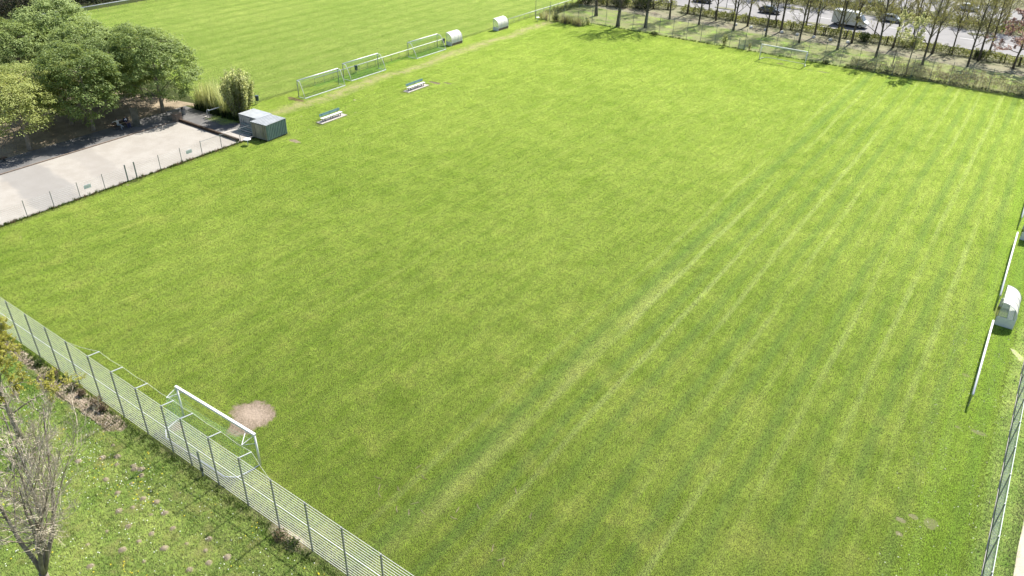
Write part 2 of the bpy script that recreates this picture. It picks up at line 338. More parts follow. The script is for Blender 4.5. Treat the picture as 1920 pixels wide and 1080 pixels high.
def copy_tree(o, parent=None):
    c = o.copy(); COL.objects.link(c); c.parent = parent
    for ch in [k for k in o.children]: copy_tree(ch, c)
    return c
def sheet(name, x0, y0, x1, y1, z, mat):
    return struct(MB().add([(x0, y0, z), (x1, y0, z), (x1, y1, z), (x0, y1, z)], [(0, 1, 2, 3)]).build(name, mat))
def polysheet(name, pts, z, mat): return struct(MB().add([(x, y, z) for x, y in pts], [tuple(range(len(pts)))]).build(name, mat))
ORD = ['first', 'second', 'third', 'fourth', 'fifth', 'sixth', 'seventh', 'eighth', 'ninth', 'tenth', 'eleventh', 'twelfth', 'thirteenth', 'fourteenth', 'fifteenth', 'sixteenth', 'seventeenth']

# ------------------------------------------------------------------ the ground
sheet('ground', -900, -500, 900, 1300, 0, 'meadow')
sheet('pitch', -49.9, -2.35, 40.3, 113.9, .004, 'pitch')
sheet('training_field', -118, -30, -49.9, 300, .004, 'field')
polysheet('tree_earth', [(-90, -5), (-56.2, -5), (-56.2, 38), (-53.5, 38.5), (-56, 39), (-62, 37.5), (-72, 35), (-90, 33)], .008, 'earth')
sheet('gravel_walk', -56.2, -5, -52.05, 37.6, .012, 'shade_toned_gravel')
sheet('boule_court', -52.05, -5, -40.1, 33.6, .016, 'gravel')
sheet('court_yard', -52.05, 33.6, -40.3, 37.6, .012, 'shade_toned_gravel')
polysheet('concrete_path', [(-44.8, 33.7), (-40.2, 33.7), (-40.2, 35.5), (-44.0, 36.3)], .020, 'concrete')
polysheet('sand_path', [(41.9, -30), (46.5, -30), (46.5, 120), (43.4, 120), (42.9, 40), (42.2, 20)], .008, 'sand_path')
polysheet('worn_path', [(39.75, 41.3), (40.1, 41.25), (40.7, 40.5), (42.95, 39.7), (42.95, 39.2), (40.5, 39.9), (40.0, 40.7)], .012, 'sand_path')
sheet('road', -41, 140.4, 200, 157, .008, 'road')
sheet('car_park', -60, 166, 200, 186, .008, 'road')
for nm, y in (('kerb', 140.3), ('kerb', 157.1)):
    struct(MB().box((79.5, y, .06), (241, .22, .12)).build(nm, 'kerb'))
for i, (x, y) in enumerate(((-3.4, 142.4), (-23, 144.0), (23.9, 153.8), (14, 142.4), (-12, 153.8))):
    mb = MB(); n = 20
    top = [(x+2.3*math.copysign(abs(math.cos(a))**.8, math.cos(a)), y+.75*math.sin(a)) for a in (2*math.pi*k/n for k in range(n))]
    mb.add([(a, b, .0) for a, b in top]+[(a, b, .12) for a, b in top], [(k, (k+1) % n, n+(k+1) % n, n+k) for k in range(n)], 1)
    mb.add([(a, b, .12) for a, b in top], [tuple(range(n))], 0)
    struct(mb.build('traffic_island', ['meadow', 'kerb']))
    if i in (0, 1, 3):
        t = thing('lamp_post', ['thin grey lamp post on the grass island left of the white van', 'thin grey lamp post on the island above the dark car on the left', 'thin grey lamp post on the island right of the van'][i if i < 2 else 2], 'lamp post', (x+.2, y, .12), group='lamp posts on the road islands')
        MB().tube([(0, 0, 0), (0, 0, 8.0)], [.07, .045], 6).build('pole', 'galv', t)
        MB().tube([(0, 0, 8.0), (0, -.5, 8.25), (0, -1.1, 8.3)], .035, 5).box((0, -1.35, 8.3), (.2, .6, .1)).build('lamp_head', 'galv', t)
# road markings
for k in range(24): struct(MB().box((-36+k*6.5, 149.0, .012), (3, .14, .006)).build('lane_marking', 'white_paint'))

# ------------------------------------------------------------------ the grass itself: small discs of blades instanced over the lawns
def grass_patch(name, mat, n, h, w, rad, seed):
    rn = random.Random(seed); mb = MB()
    for k in range(n):
        a, q = rn.uniform(0, 6.28), rad*math.sqrt(rn.random()); x, y = q*math.cos(a), q*math.sin(a); hh = h*rn.uniform(.55, 1.25); b = rn.uniform(0, 6.28); ww = w*rn.uniform(.7, 1.3)/2
        c, sn = math.cos(b)*ww, math.sin(b)*ww; l = rn.uniform(0, 6.28); e = hh*rn.uniform(.03, .38); lx, ly = math.cos(l)*e, math.sin(l)*e
        mb.add([(x-c, y-sn, 0), (x+c, y+sn, 0), (x+lx+c*.5, y+ly+sn*.5, hh), (x+lx-c*.5, y+ly-sn*.5, hh)], [(0, 1, 2, 3)])
    return bpy.data.objects.new(name, mb.mesh(name, mat))
def lawn(name, label, mat, regions, step, patch, keep=None, seed=0, mat_name=None):
    rn = random.Random(seed); pts = []
    for x0, y0, x1, y1 in regions:
        nx, ny = int((x1-x0)/step), int((y1-y0)/step)
        for i in range(nx):
            for j in range(ny):
                x, y = x0+(i+.5+rn.uniform(-.14, .14))*step, y0+(j+.5+rn.uniform(-.14, .14))*step
                if keep is None or keep(x, y): pts.append((x, y, .004))
    me = bpy.data.meshes.new(name); me.from_pydata(pts, [], []); me.materials.append(M[mat]); o = link(name, me); o['kind'] = 'stuff'; o['label'] = label
    ng = bpy.data.node_groups.new(name, 'GeometryNodeTree'); ng.interface.new_socket('Geometry', in_out='INPUT', socket_type='NodeSocketGeometry'); ng.interface.new_socket('Geometry', in_out='OUTPUT', socket_type='NodeSocketGeometry')
    gi = ng.nodes.new('NodeGroupInput'); go = ng.nodes.new('NodeGroupOutput'); ip = ng.nodes.new('GeometryNodeInstanceOnPoints'); oi = ng.nodes.new('GeometryNodeObjectInfo'); oi.inputs['Object'].default_value = patch
    rv = ng.nodes.new('FunctionNodeRandomValue'); rv.data_type = 'FLOAT_VECTOR'; rv.inputs[0].default_value = (0, 0, 0); rv.inputs[1].default_value = (0, 0, 6.283); rs = ng.nodes.new('FunctionNodeRandomValue'); rs.data_type = 'FLOAT'; rs.inputs[2].default_value = .93; rs.inputs[3].default_value = 1.08
    L_ = ng.links.new; L_(gi.outputs[0], ip.inputs['Points']); L_(oi.outputs['Geometry'], ip.inputs['Instance']); L_(rv.outputs[0], ip.inputs['Rotation']); L_(rs.outputs[1], ip.inputs['Scale']); L_(ip.outputs[0], go.inputs[0])
    o.modifiers.new('grass', 'NODES').node_group = ng; return o
def bare(x, y):       # no blades on the worn goal mouth, the court, under the containers
    if ((x+.25)/1.25)**2+((y-2.75)/.9)**2 < 1: return False
    if x < -39.3 and y < 36.5: return False
    if -40.6 < x < -37.4 and 35 < y < 39: return False
    if -46 < x < -39.8 and y < 39: return False
    if -38.3 < x < -36.7 and (43.3 < y < 48.5 or 59.8 < y < 65): return False
    return True
P1 = grass_patch('grass_blades', 'pitch_blade', 480, .055, .008, .62, 1)
P2 = grass_patch('grass_blades', 'field_blade', 440, .057, .009, .62, 2)
P3 = grass_patch('grass_blades', 'meadow_blade', 480, .08, .011, .66, 3)
lawn('pitch_grass', 'short mown grass of the football pitch', 'pitch_blade', [(-49.9, -2.2, 40.3, 113.8)], .52, P1, bare, 1)
lawn('field_grass', 'mown grass of the second field beyond the rail', 'field_blade', [(-117.5, 36, -49.9, 150)], .52, P2, lambda x, y: y > 38+(-50-x)*.3 if x > -78 else y > 45, 2)
lawn('verge_grass', 'rough grass outside the fences', 'meadow_blade', [(-24, -20, 27, -2.6), (40.3, 10, 42.1, 115), (-49, 114, 40, 127)], .55, P3, lambda x, y: not (y > -3.6 and y < 0 and -13.5 < x < -7.5), 3)

# ------------------------------------------------------------------ fences
def wires(w, h, step, r, vstep, vr, z0=0.05, double=False):
    mb = MB(); n = int(round((h)/step))
    for i in range(n+1):
        z = z0 + i*(h-2*z0)/n
        mb.tube([(0, 0, z), (w, 0, z)], r, 4, cap=False)
    k = int(w/vstep)
    for i in range(1, k): mb.tube([(i*w/k, .012, z0), (i*w/k, .012, h)], vr, 3, cap=False)
    return mb
# near ball-stop fence
nf = thing('ball_stop_fence', 'tall galvanised mesh fence behind the near goal at lower left', 'fence', (0, 0, 0))
ang = math.atan2(-.424, 23.07)
def nfy(x): return -2.02 + (x+20.0)*(-.0190)
px = [-22.67, -20.01, -17.35, -14.69, -12.04, -9.38, -6.72, -4.06, -1.4, .47, 3.06, 5.72, 8.38, 11.03, 13.69, 16.35, 19.01, 21.67, 24.33, 26.99]
FH = 3.67
post = MB().box((0, 0, FH/2), (.075, .06, FH), m=0).box((0, 0, FH+.02), (.09, .075, .04)).mesh('post', 'galv')
arm = MB().tube([(0, 0, FH), (.35, .65, FH+.15)], .035, 6).mesh('outrigger_arm', 'white_metal')
clampm = MB()
for k in range(19): clampm.box((0, .045, .2+k*.185), (.05, .05, .03))
clampm = clampm.mesh('clamps', 'galv')
panels = {}
for i, x in enumerate(px):
    p_ = link('post', post, nf, (x, nfy(x), 0)); link('clamp_strip', clampm, p_)['kind'] = 'stuff'
    if i+1 < len(px):
        w = round(px[i+1]-x, 2)
        if w not in panels:
            panels[w] = (wires(w, 1.84, .23, .0125, .5, .0012, .03).mesh('mesh_panel', 'wire'), MB().box((w/2, -.012, 0), (w, .03, .065)).mesh('mid_rail', 'white_metal'))
        for zz in (0, 1.83):
            link('mesh_panel', panels[w][0], nf, (x, nfy(x)+.04, zz), ang)
        link('mid_rail', panels[w][1], nf, (x, nfy(x)+.05, 1.84), ang)
    if -10 < x < 7: link('outrigger_arm', arm, nf, (x, nfy(x), 0))
mb = MB(); ax = [x for x in px if -10 < x < 7]
seq = [(-12.04, nfy(-12), FH)] + [(x+.35, nfy(x)+.65, FH+.15) for x in ax] + [(8.38, nfy(8.4), FH)]
for a, b in zip(seq, seq[1:]):
    A, B = Vector(a), Vector(b); mid = (A+B)/2 - Vector((0, 0, .1)); mb.tube([A, mid, B], .007, 3, cap=False)
mb.build('top_strand', 'wire', nf)
g = MB().box((0, 0, .98), (.09, .07, 1.96)).build('gate_post', 'green_post', nf, (1.71, nfy(1.71)-.12, 0))
g = MB().box((0, 0, .55), (.16, .1, .3)).build('gate_lock', 'dark_metal', g)

# far fence
ff = thing('far_mesh_fence', 'pale green mesh fence along the far end behind the far goal', 'fence')
FFH = 3.55
fpost = MB().box((0, 0, FFH/2), (.065, .065, FFH)).mesh('post', 'green_post')
fpts = [(-48.1, 109.75)] + [(-48.1+2.68*i, 109.75+(2.6*min(1, i/3)) + (1.6*min(1, max(0, (i-3)/3)))) for i in range(1, 33)]
pc = {}
for i, (x, y) in enumerate(fpts):
    link('post', fpost, ff, (x, y, 0))
    if i+1 < len(fpts):
        x2, y2 = fpts[i+1]; w = round(math.hypot(x2-x, y2-y), 2)
        if w not in pc: pc[w] = wires(w, FFH, .2, .0075, .25, .004).mesh('mesh_panel', 'green_wire')
        link('mesh_panel', pc[w], ff, (x, y+.04, 0), math.atan2(y2-y, x2-x))
gt = thing('garden_gate', 'small dark green gate in the far fence left of the far goal', 'gate', (-8.33, 113.75, 0))
for s in (-.52, .52): MB().box((s, 0, .97), (.1, .1, 1.94)).build('gate_post', 'green_post', gt)
gw = wires(.92, 1.5, .1, .012, .1, .008).build('gate_leaf', 'net_green', gt, (-.46, 0, .1))
MB().box((.8, 0, 1.0), (.05, .08, .04)).build('handle', 'dark_metal', gw)
# side fence running away from the corner
sf = thing('corner_mesh_fence', 'low mesh fence running away behind the weeds at the far left corner', 'fence')
wp = wires(2.7, 1.6, .2, .006, .3, .003).mesh('mesh_panel', 'green_wire'); sp = MB().box((0, 0, .85), (.06, .06, 1.7)).mesh('post', 'green_post')
for k in range(10):
    link('post', sp, sf, (-48.3, 110.2+k*2.7, 0)); link('mesh_panel', wp, sf, (-48.3, 110.2+k*2.7, 0), math.pi/2)
# court fence
cfn = thing('court_fence', 'low thin mesh fence on grey posts along the gravel boule court', 'fence')
cp = MB().box((0, 0, .85), (.05, .05, 1.7)).mesh('post', 'green_post'); gp = MB().box((0, 0, .92), (.1, .1, 1.84)).mesh('gate_post', 'green_post')
cy = [-4.3, -1.65, 1.0, 3.6, 6.2, 8.8, 11.4, 14.05, 16.7, 19.25, 20.28, 23.1, 25.75, 28.4, 31.05, 33.7, 35.7]
pc = {}
for i, y in enumerate(cy):
    link('gate_post' if i in (9, 10) else 'post', gp if i in (9, 10) else cp, cfn, (-40.14, y, 0))
    if i+1 < len(cy):
        w = round(cy[i+1]-y, 2)
        if w not in pc: pc[w] = wires(w, 1.55, .2, .006, .25, .002).mesh('mesh_panel', 'wire')
        link('mesh_panel', pc[w], cfn, (-40.14, y, 0), math.pi/2)
        if 28 < y: MB().tube([(0, 0, 1.6), (0, w, 1.6)], .022, 5).build('top_rail', 'galv', cfn, (-40.14, y, 0))
for y, lb in ((15.0, 'small pale blue sign on the court fence nearer the left edge'), (26.8, 'small pale blue sign on the court fence nearer the containers')):
    t = thing('court_sign', lb, 'sign', (-40.09, y, 0), group='signs on the court fence')
    MB().box((0, 0, .95), (.02, .72, .42)).build('board', 'sign', t); MB().box((.016, 0, 1.02), (.008, .56, .06)).build('print_band', 'white_paint', t)
# right-hand fence
rf = thing('path_mesh_fence', 'grey green mesh fence beside the sandy path at the right edge', 'fence')
rp = MB().box((0, 0, 1.1), (.06, .06, 2.2)).box((0, 0, 2.21), (.08, .08, .03)).mesh('post', 'green_post')
rw = wires(2.74, 2.1, .2, .009, .25, .004).mesh('mesh_panel', 'green_wire'); rt = MB().box((0, 1.37, 2.13), (.04, 2.74, .03)).mesh('top_edge', 'green_wire')
rb = MB().box((0, 1.37, .06), (.05, 2.74, .12)).mesh('base_board', 'concrete')
for k in range(13):
    y = 9.5+k*2.74; link('post', rp, rf, (40.82, y, 0))
    if k < 12:
        link('mesh_panel', rw, rf, (40.86, y, .08), math.pi/2); link('top_edge', rt, rf, (40.86, y, 0)); link('base_board', rb, rf, (40.78, y, 0))

# ------------------------------------------------------------------ railings
def rail(label, x, ys, tops=1.08, r=.055, hang=0, group='white touchline rails'):
    t = thing('touchline_rail', label, 'railing', (x, ys[0], 0), group=group)
    MB().tube([(0, -.05-hang, tops), (0, ys[-1]-ys[0]+.05+hang, tops)], r, 8).build('top_rail', 'white_metal', t, smooth=True)
    for y in ys: MB().tube([(0, y-ys[0], 0), (0, y-ys[0], tops)], .032, 6).build('post', 'galv', t)
    return t
def fr(a, b, st): n = max(1, round((b-a)/st)); return [a+(b-a)*k/n for k in range(n+1)]
rail('white rail with posts passing behind the three spare goals', -49.55, fr(54.3, 82.9, 1.76))
rail('white rail running from the farthest dugout to the far corner', -49.55, fr(100.9, 128, 1.76))
rail('short white rail end poking out beside the pale shrub', -49.55, fr(36.5, 43.7, 1.8))
rail('nearest white rail on the right touchline, below the dugout', 38.12, fr(31.75, 42.7, 3.65), 1.08, .075)
rail('white rail on the right touchline above the near dugout', 38.12, fr(47.4, 61.2, 3.45), 1.08, .075)
rail('white rail at the right picture edge above the upper dugout', 38.12, fr(65.3, 79, 3.4), 1.08, .075)
rail('distant white rail along the hedge in the top left corner', -115.8, fr(49, 110, 2.0), 1.1, .09)

# ------------------------------------------------------------------ goals
def netpatch(mb, a, b, c, d, st, r=.006, sag=0):
    a, b, c, d = map(Vector, (a, b, c, d)); nu = max(1, int((b-a).length/st)); nv = max(1, int(max((d-a).length, (c-b).length)/st))
    def P(u, v):
        q = (a*(1-u)+b*u)*(1-v) + (d*(1-u)+c*u)*v
        return q + Vector((0, 0, -sag*math.sin(math.pi*u)*math.sin(math.pi*v)))
    for i in range(nu+1): mb.tube([P(i/nu, j/4) for j in range(5)], r, 3, cap=False)
    for j in range(nv+1): mb.tube([P(i/6, j/nv) for i in range(7)], r, 3, cap=False)
def match_goal(label, y, s, lower):
    t = thing('football_goal', label, 'goal', (0, y, 0), 0 if s > 0 else math.pi, group='full-size goals of the pitch')
    w, h, r = 3.72, 2.5, .065
    for x in (-w, w): MB().tube([(x, 0, 0), (x, 0, h-r)], r, 10).build('post', 'white_metal', t, smooth=True)
    MB().box((0, 0, h-r*.9), (2*w+.13, .15, .15)).build('crossbar', 'white_metal', t)
    for x in (-w, w):
        k = 1 if x > 0 else -1
        MB().tube([(x, 0, h-.1), (x-.25*k*0-.12*k, -.85, h-.30)], .022, 6).tube([(x-.75*k, 0, h-.1), (x-.12*k, -.85, h-.30)], .018, 6).tube([(x, 0, h-.75), (x-.12*k, -.85, h-.32)], .016, 6).build('net_bracket', 'white_metal', t)
        MB().tube([(x, 0, .06), (x-.02*k, -.5, .06), (x-.25*k, -1.5, .06), (x-.9*k, -1.9, .06)], .035, 6).build('ground_tube', 'white_metal', t)
    MB().tube([(-w+.9, -1.9, .06), (w-.9, -1.9, .06)], .028, 6).build('rear_tube', 'white_metal', t)
    mb = MB(); hb = h-.32
    netpatch(mb, (-w, 0, h-.05), (w, 0, h-.05), (w-.1, -.85, hb), (-w+.1, -.85, hb), .16, .005, .25)
    netpatch(mb, (-w+.1, -.85, hb), (w-.1, -.85, hb), (w-.5, -1.75, .05), (-w+.5, -1.75, .05), .16, .005)
    for k in (-1, 1):
        netpatch(mb, (k*w, 0, h-.1), (k*(w-.1), -.85, hb), (k*(w-.5), -1.75, .05), (k*w, 0, .05), .13, .006)
    mb.build('net', 'net_green' if s > 0 else 'net_pale', t)
    return t
match_goal('white goal with green net beside the bare patch, lower left', 0, 1, 0)
match_goal('white goal at the far end of the pitch, upper right', 109.7, -1, 0)
def spare_goal(label, x, y0, y1, dep):
    L = y1-y0; t = thing('spare_goal', label, 'goal', (x, y0, 0), group='spare portable goals'); h = 2.34
    for y in (0, L): MB().tube([(0, y, 0), (0, y, h-.05)], .055, 8).build('post', 'galv', t, smooth=True)
    MB().tube([(0, -.05, h-.05), (0, L+.05, h-.05)], .075, 8).build('crossbar', 'white_metal', t, smooth=True)
    for y in (0, L):
        pts = [(.0, y, h-.05), (.28*dep, y, h-.08), (.42*dep, y, h-.2), (.52*dep, y, h-.5), (.8*dep, y, .95), (dep, y, .06)]
        MB().tube(pts, .04, 6).build('side_frame', 'white_metal', t, smooth=True)
        MB().tube([(0, y, .05), (dep, y, .05)], .045, 6).build('base_bar', 'white_metal', t)
    MB().box((dep, L/2, .06), (.12, L+.1, .11)).build('rear_bar', 'white_metal', t)
    mb = MB()
    netpatch(mb, (0, 0, h-.08), (0, L, h-.08), (.42*dep, L, h-.2), (.42*dep, 0, h-.2), .16, .008)
    netpatch(mb, (.42*dep, 0, h-.2), (.42*dep, L, h-.2), (dep, L, .08), (dep, 0, .08), .16, .008)
    for y in (0, L): netpatch(mb, (0, y, h-.1), (.42*dep, y, h-.2), (dep, y, .08), (0, y, .08), .2, .004)
    mb.build('net', 'net_green', t); return t
spare_goal('spare white portable goal nearest the grey containers', -47.4, 49.3, 56.85, 1.25)
spare_goal('middle one of the three spare white portable goals', -48.55, 59.0, 66.3, 1.55)
spare_goal('spare white portable goal next to the white dugout', -49.3, 74.1, 81.45, 1.85)

# ------------------------------------------------------------------ benches, bins, dugouts
def bench(label, x, y, L, rz):
    t = thing('team_bench', label, 'bench', (x, y, 0), rz, group='team benches on concrete pads')
    MB().box((.05, 0, .03), (1.05, L+.9, .08)).build('concrete_pad', 'concrete', t)
    for k in (-1, 0, 1):
        MB().box((-.2, k*(L/2-.4), .26), (.06, .07, .42)).box((.2, k*(L/2-.4), .26), (.06, .07, .42)).box((0, k*(L/2-.4), .45), (.5, .06, .05)).tube([(-.26, k*(L/2-.4), .45), (-.34, k*(L/2-.4), .98)], .035, 6).build('leg', 'dark_metal', t)
    for k in range(3): MB().box((-.16+k*.16, 0, .50), (.145, L, .045)).build('seat_plank', 'bench_seat', t)
    for k in range(2): MB().box((-.30-.025*k, 0, .74+k*.17), (.04, L, .15)).build('back_plank', 'bench_blue', t)
    return t
bench('teal and white bench on a concrete pad nearer the containers', -37.55, 45.9, 3.5, 0)
bench('teal and white bench on a concrete pad farther up the touchline', -37.5, 62.3, 3.6, 0)
def rail_bin(label, y):
    t = thing('litter_bin', label, 'litter bin', (-49.35, y, 0), group='bins on the touchline rail')
    n = 12; mb = MB(); mb.tube([(0, 0, .5), (0, 0, 1.12)], [.2, .24], n); mb.tube([(0, 0, 1.12), (0, 0, 1.2), (0, 0, 1.23)], [.25, .24, .1], n); mb.build('drum', 'bin', t, smooth=False)
    MB().tube([(-.1, 0, 0), (-.1, 0, .9)], .035, 6).build('post', 'galv', t)
rail_bin('slate blue bin at the rail end beside the pale shrub', 43.9)
rail_bin('slate blue bin on the rail behind the middle spare goal', 62.4)
rail_bin('slate blue bin on the rail beside the white dugout', 83.2)
def dugout(label, x, y, L, rz, D=1.25, H=2.08, mat='poly', solid=False, hl=.62):
    # profile in local x: open at x=0 (front), back at x=D
    t = thing('dugout', label, 'dugout', (x, y, 0), rz, group='team shelters')
    def prof(n=12, off=0):
        pts = [(D-off*.5, 0.42), (D-off*.5, .9)]
        for k in range(n+1):
            a = (math.pi/2)*k/n; pts.append(((D-1.2+1.2*math.cos(a)**.9)-off*math.cos(a)-.05*(k/n), .95+(H-.95)*math.sin(a)-off*math.sin(a)))
        return pts
    o = prof(); ii = prof(12, .025); seg = 3; n = len(o)
    for s in range(seg):
        y0, y1 = -L/2+s*L/seg+.012, -L/2+(s+1)*L/seg-.012
        vs = [(a, yy, b) for yy in (y0, y1) for a, b in o] + [(a, yy, b) for yy in (y0, y1) for a, b in ii]
        fs = [(k, k+1, n+k+1, n+k) for k in range(n-1)] + [(3*n+k, 3*n+k+1, 2*n+k+1, 2*n+k) for k in range(n-1)]
        fs += [(k+1, k, 2*n+k, 2*n+k+1) for k in range(n-1)] + [(n+k, n+k+1, 3*n+k+1, 3*n+k) for k in range(n-1)]
        fs += [(0, n, 3*n, 2*n), (n-1, 2*n+n-1, 3*n+n-1, n+n-1)]
        MB().add(vs, fs).build('roof_panel', mat, t, smooth=False)
    for s in range(seg+1):
        yy = -L/2+s*L/seg; MB().tube([(a, yy, b) for a, b in o], .028, 6).build('rib', 'white_metal', t)
    MB().box((D-.02, 0, .22), (.04, L, .42)).build('back_board', 'wood_crate' if not solid else 'white_paint', t)
    for s in (-1, 1):
        yy = s*(L/2+.03)
        e = MB().box((D/2+.03, yy, hl/2+.02), (D-.02, .035, hl)).build('end_panel', 'white_paint', t)
        if s: MB().tube([(.1, yy, 0), (.08, yy, H-.02)], .022, 6).build('front_post', 'galv', t)
        gp_ = [(.1, hl+.02)] + [(D-.04, hl+.02)] + [(a-.03, b-.03) for a, b in o[1:]]
        MB().add([(a, yy-.006, b) for a, b in gp_]+[(a, yy+.006, b) for a, b in gp_], [tuple(range(len(gp_))), tuple(reversed(range(len(gp_), 2*len(gp_))))]).build('end_glazing', M['clear'], t)
    MB().box((D-.35, 0, .45), (.38, L-.1, .05)).build('seat', 'bench_seat', t)
    for k in (-1, 0, 1): MB().box((D-.35, k*(L/2-.4), .21), (.05, .05, .42)).build('leg', 'dark_metal', t)
    return t
tc = NT('clear_glazing'); tc.fin((.8, .82, .82), .15, .5); tp = tc.n('ShaderNodeBsdfTransparent'); ms = tc.n('ShaderNodeMixShader'); ms.inputs[0].default_value = .75
tc.t.links.new(tc.b.outputs[0], ms.inputs[1]); tc.t.links.new(tp.outputs[0], ms.inputs[2]); tc.t.links.new(ms.outputs[0], tc.out.inputs[0]); M['clear'] = tc.m
dugout('white curved dugout beside the three spare goals', -49.3, 85.25, 2.85, 0)
dugout('white curved dugout farthest up the left touchline', -49.35, 99.0, 3.1, 0)
dugout('white curved dugout between the rails on the right touchline', 38.25, 45.85, 3.2, 0, 1.35, 2.08, 'poly', True, .78)
dugout('dugout cut off by the right picture edge', 38.45, 63.6, 2.6, 0, 1.35, 2.08, 'poly', True, .78)

# ------------------------------------------------------------------ containers and the yard
def corr(mb, a, b, z0, z1, n, dep=.07, m=0):
    a, b = Vector(a), Vector(b); d = (b-a); L = d.length; d.normalize(); nr = Vector((d.y, -d.x, 0)); prof = []
    for k in range(n):
        u = k/n*L; s = L/n
        prof += [(u, 0), (u+s*.42, 0), (u+s*.5, dep), (u+s*.92, dep)]
    prof.append((L, 0)); vs = []
    for u, w in prof:
        q = a+d*u+nr*w; vs += [(q.x, q.y, z0), (q.x, q.y, z1)]
    mb.add(vs, [(2*k, 2*k+2, 2*k+3, 2*k+1) for k in range(len(prof)-1)], m); return mb
def container(label, cx, cy_, sx, sy, h, rz, side, end, ribs=True):
    t = thing('storage_container', label, 'container', (cx, cy_, 0), rz, group='metal storage containers')
    x, y = sx/2, sy/2; z0 = .12
    for nm, a, b, mt, n in (('front_wall', (-x, -y, 0), (x, -y, 0), end, 9), ('side_wall', (x, -y, 0), (x, y, 0), side, 12), ('rear_wall', (x, y, 0), (-x, y, 0), end, 12), ('side_wall', (-x, y, 0), (-x, -y, 0), side, 15)):
        corr(MB(), a, b, z0, h-.08, n).build(nm, mt, t)
    rfm = MB().box((0, 0, h-.03), (sx+.10, sy+.10, .06)); ro = rfm.build('roof', 'roof_grey', t)
    if ribs:
        for k in range(7): MB().box((-x+.15+k*(sx-.3)/6, 0, h+.02), (.06, sy, .05)).build('roof_rib', 'roof_grey', ro)
    MB().box((0, 0, .09), (sx-.06, sy-.06, .1)).build('base_frame', 'dark_metal', t)
    d_ = MB().box((.05, -y-.085, h/2+.02), (1.0, .03, h-.34)).build('door', end, t); MB().tube([(.3, -y-.13, .3), (.3, -y-.13, h-.3)], .02, 6).box((.3, -y-.13, 1.0), (.16, .03, .05)).build('lock_bar', 'galv', d_)
    for a in (-1, 1):
        for b in (-1, 1): MB().box((a*x, b*y, h/2), (.07, .07, h-.1)).build('corner_post', side, t)
    return t
container('teal corrugated container with ribbed grey roof at the pitch edge', -38.98, 37.15, 2.5, 3.1, 2.0, R(4), 'cont_green', 'cont_beige')
container('pale grey container behind the teal one', -42.05, 37.75, 3.1, 2.3, 1.95, R(2), 'cont_grey', 'cont_grey', False)
def disc_post(label, x, y, d, h):
    t = thing('disc_topped_post', label, 'post', (x, y, 0), group='white disc topped posts')
    MB().tube([(0, 0, 0), (0, 0, h)], .05, 8).build('stem', 'white_metal', t, smooth=True); MB().tube([(0, 0, h-.02), (0, 0, h+.02), (0, 0, h+.06)], [d/2, d/2, d/2-.08], 20).build('disc', 'white_metal', t)
disc_post('white round disc on a short post below the teal container', -38.55, 33.5, .85, .75)
disc_post('white topped short post at the far left corner of the pitch', -46.9, 108.7, .7, .75)
t = thing('timber_beam', 'long dark timber beam closing the far end of the boule court', 'beam', (-46.1, 33.62, 0)); 
for k in range(4): MB().box((-4.3+k*2.87, 0, .17), (2.85, .24, .34 - .01*(k % 2))).build('beam_length', 'wood_dark', t)
t = thing('court_edging', 'low pale timber edging along the shaded side of the court', 'edging', (-52.05, 14, 0))
for k in range(13): MB().box((0, -18+k*2.95+1.4, .06), (.12, 2.93, .12)).build('edging_length', 'wood_crate', t)
t = thing('timber_box', 'square timber box at the corner of the boule court beam', 'crate', (-52.1, 33.6, 0), R(8))
for k in range(5): MB().box((0, 0, .1+k*.18), (.85-.006*(k % 2), .85-.006*(k % 2), .17)).build('timber_course', 'wood_crate', t)
MB().box((0, 0, .95), (.98, .98, .07)).build('lid', 'wood_crate', t)
t = thing('park_bin', 'grey barrel bin with dark lid under the trees beyond the box', 'litter bin', (-53.4, 35.45, 0))
MB().tube([(0, 0, 0), (0, 0, .78)], [.24, .27], 14).build('barrel', 'galv', t); MB().tube([(0, 0, .78), (0, 0, .85), (0, 0, 1.02)], [.29, .29, .12], 14).build('lid', 'black', t)
t = thing('bent_pipe', 'short white bent pipe standing by the reeds beside the yard', 'pipe', (-50.25, 36.7, 0))
MB().tube([(0, 0, 0), (0, 0, .85), (.08, .02, .98), (.28, .08, 1.02), (.5, .14, .95)], .045, 7).build('tube', 'white_metal', t, smooth=True); MB().box((0, 0, .03), (.9, .5, .06)).build('foot_slab', 'concrete', t)
t = thing('concrete_slab', 'tall mossy concrete slab standing beside the seated people', 'slab', (-54.2, 29.4, 0), R(38))
MB().box((0, 0, 1.15), (.75, .3, 2.3)).build('slab_body', 'mossy', t); MB().box((0, 0, .06), (1.0, .55, .12)).build('slab_foot', 'mossy', t)
t = thing('stacked_steps', 'stack of grey metal planks between the court and the containers', 'planks', (-41.9, 35.7, 0), R(3))
for k in range(5): MB().box((0, .16*k, .14+k*.2), (2.3, .1, .13)).build('plank', 'roof_grey' if k % 2 else 'cont_green', t)
for s in (-1, 1): MB().box((s*1.0, .36, .52), (.06, .06, 1.04)).build('upright', 'galv', t)
def dark_bench(label, x, y, L, rz=0, back=True):
    t = thing('park_bench', label, 'bench', (x, y, 0), rz)
    for k in (-1, 1): MB().box((0, k*(L/2-.3), .21), (.42, .1, .42)).build('leg', 'dark_metal', t)
    for k in range(3): MB().box((-.17+k*.17, 0, .44), (.15, L, .05)).build('seat_plank', 'wood_dark', t)
    if back:
        for k in range(2): MB().box((-.30-.03*k, 0, .64+.18*k), (.04, L, .14)).build('back_plank', 'wood_dark', t)
    return t
dark_bench('dark park bench with two people sitting on it', -54.95, 27.95, 2.2)
dark_bench('dark backless bench at the left edge under the small tree', -55.3, 13.6, 1.9, R(10), False)

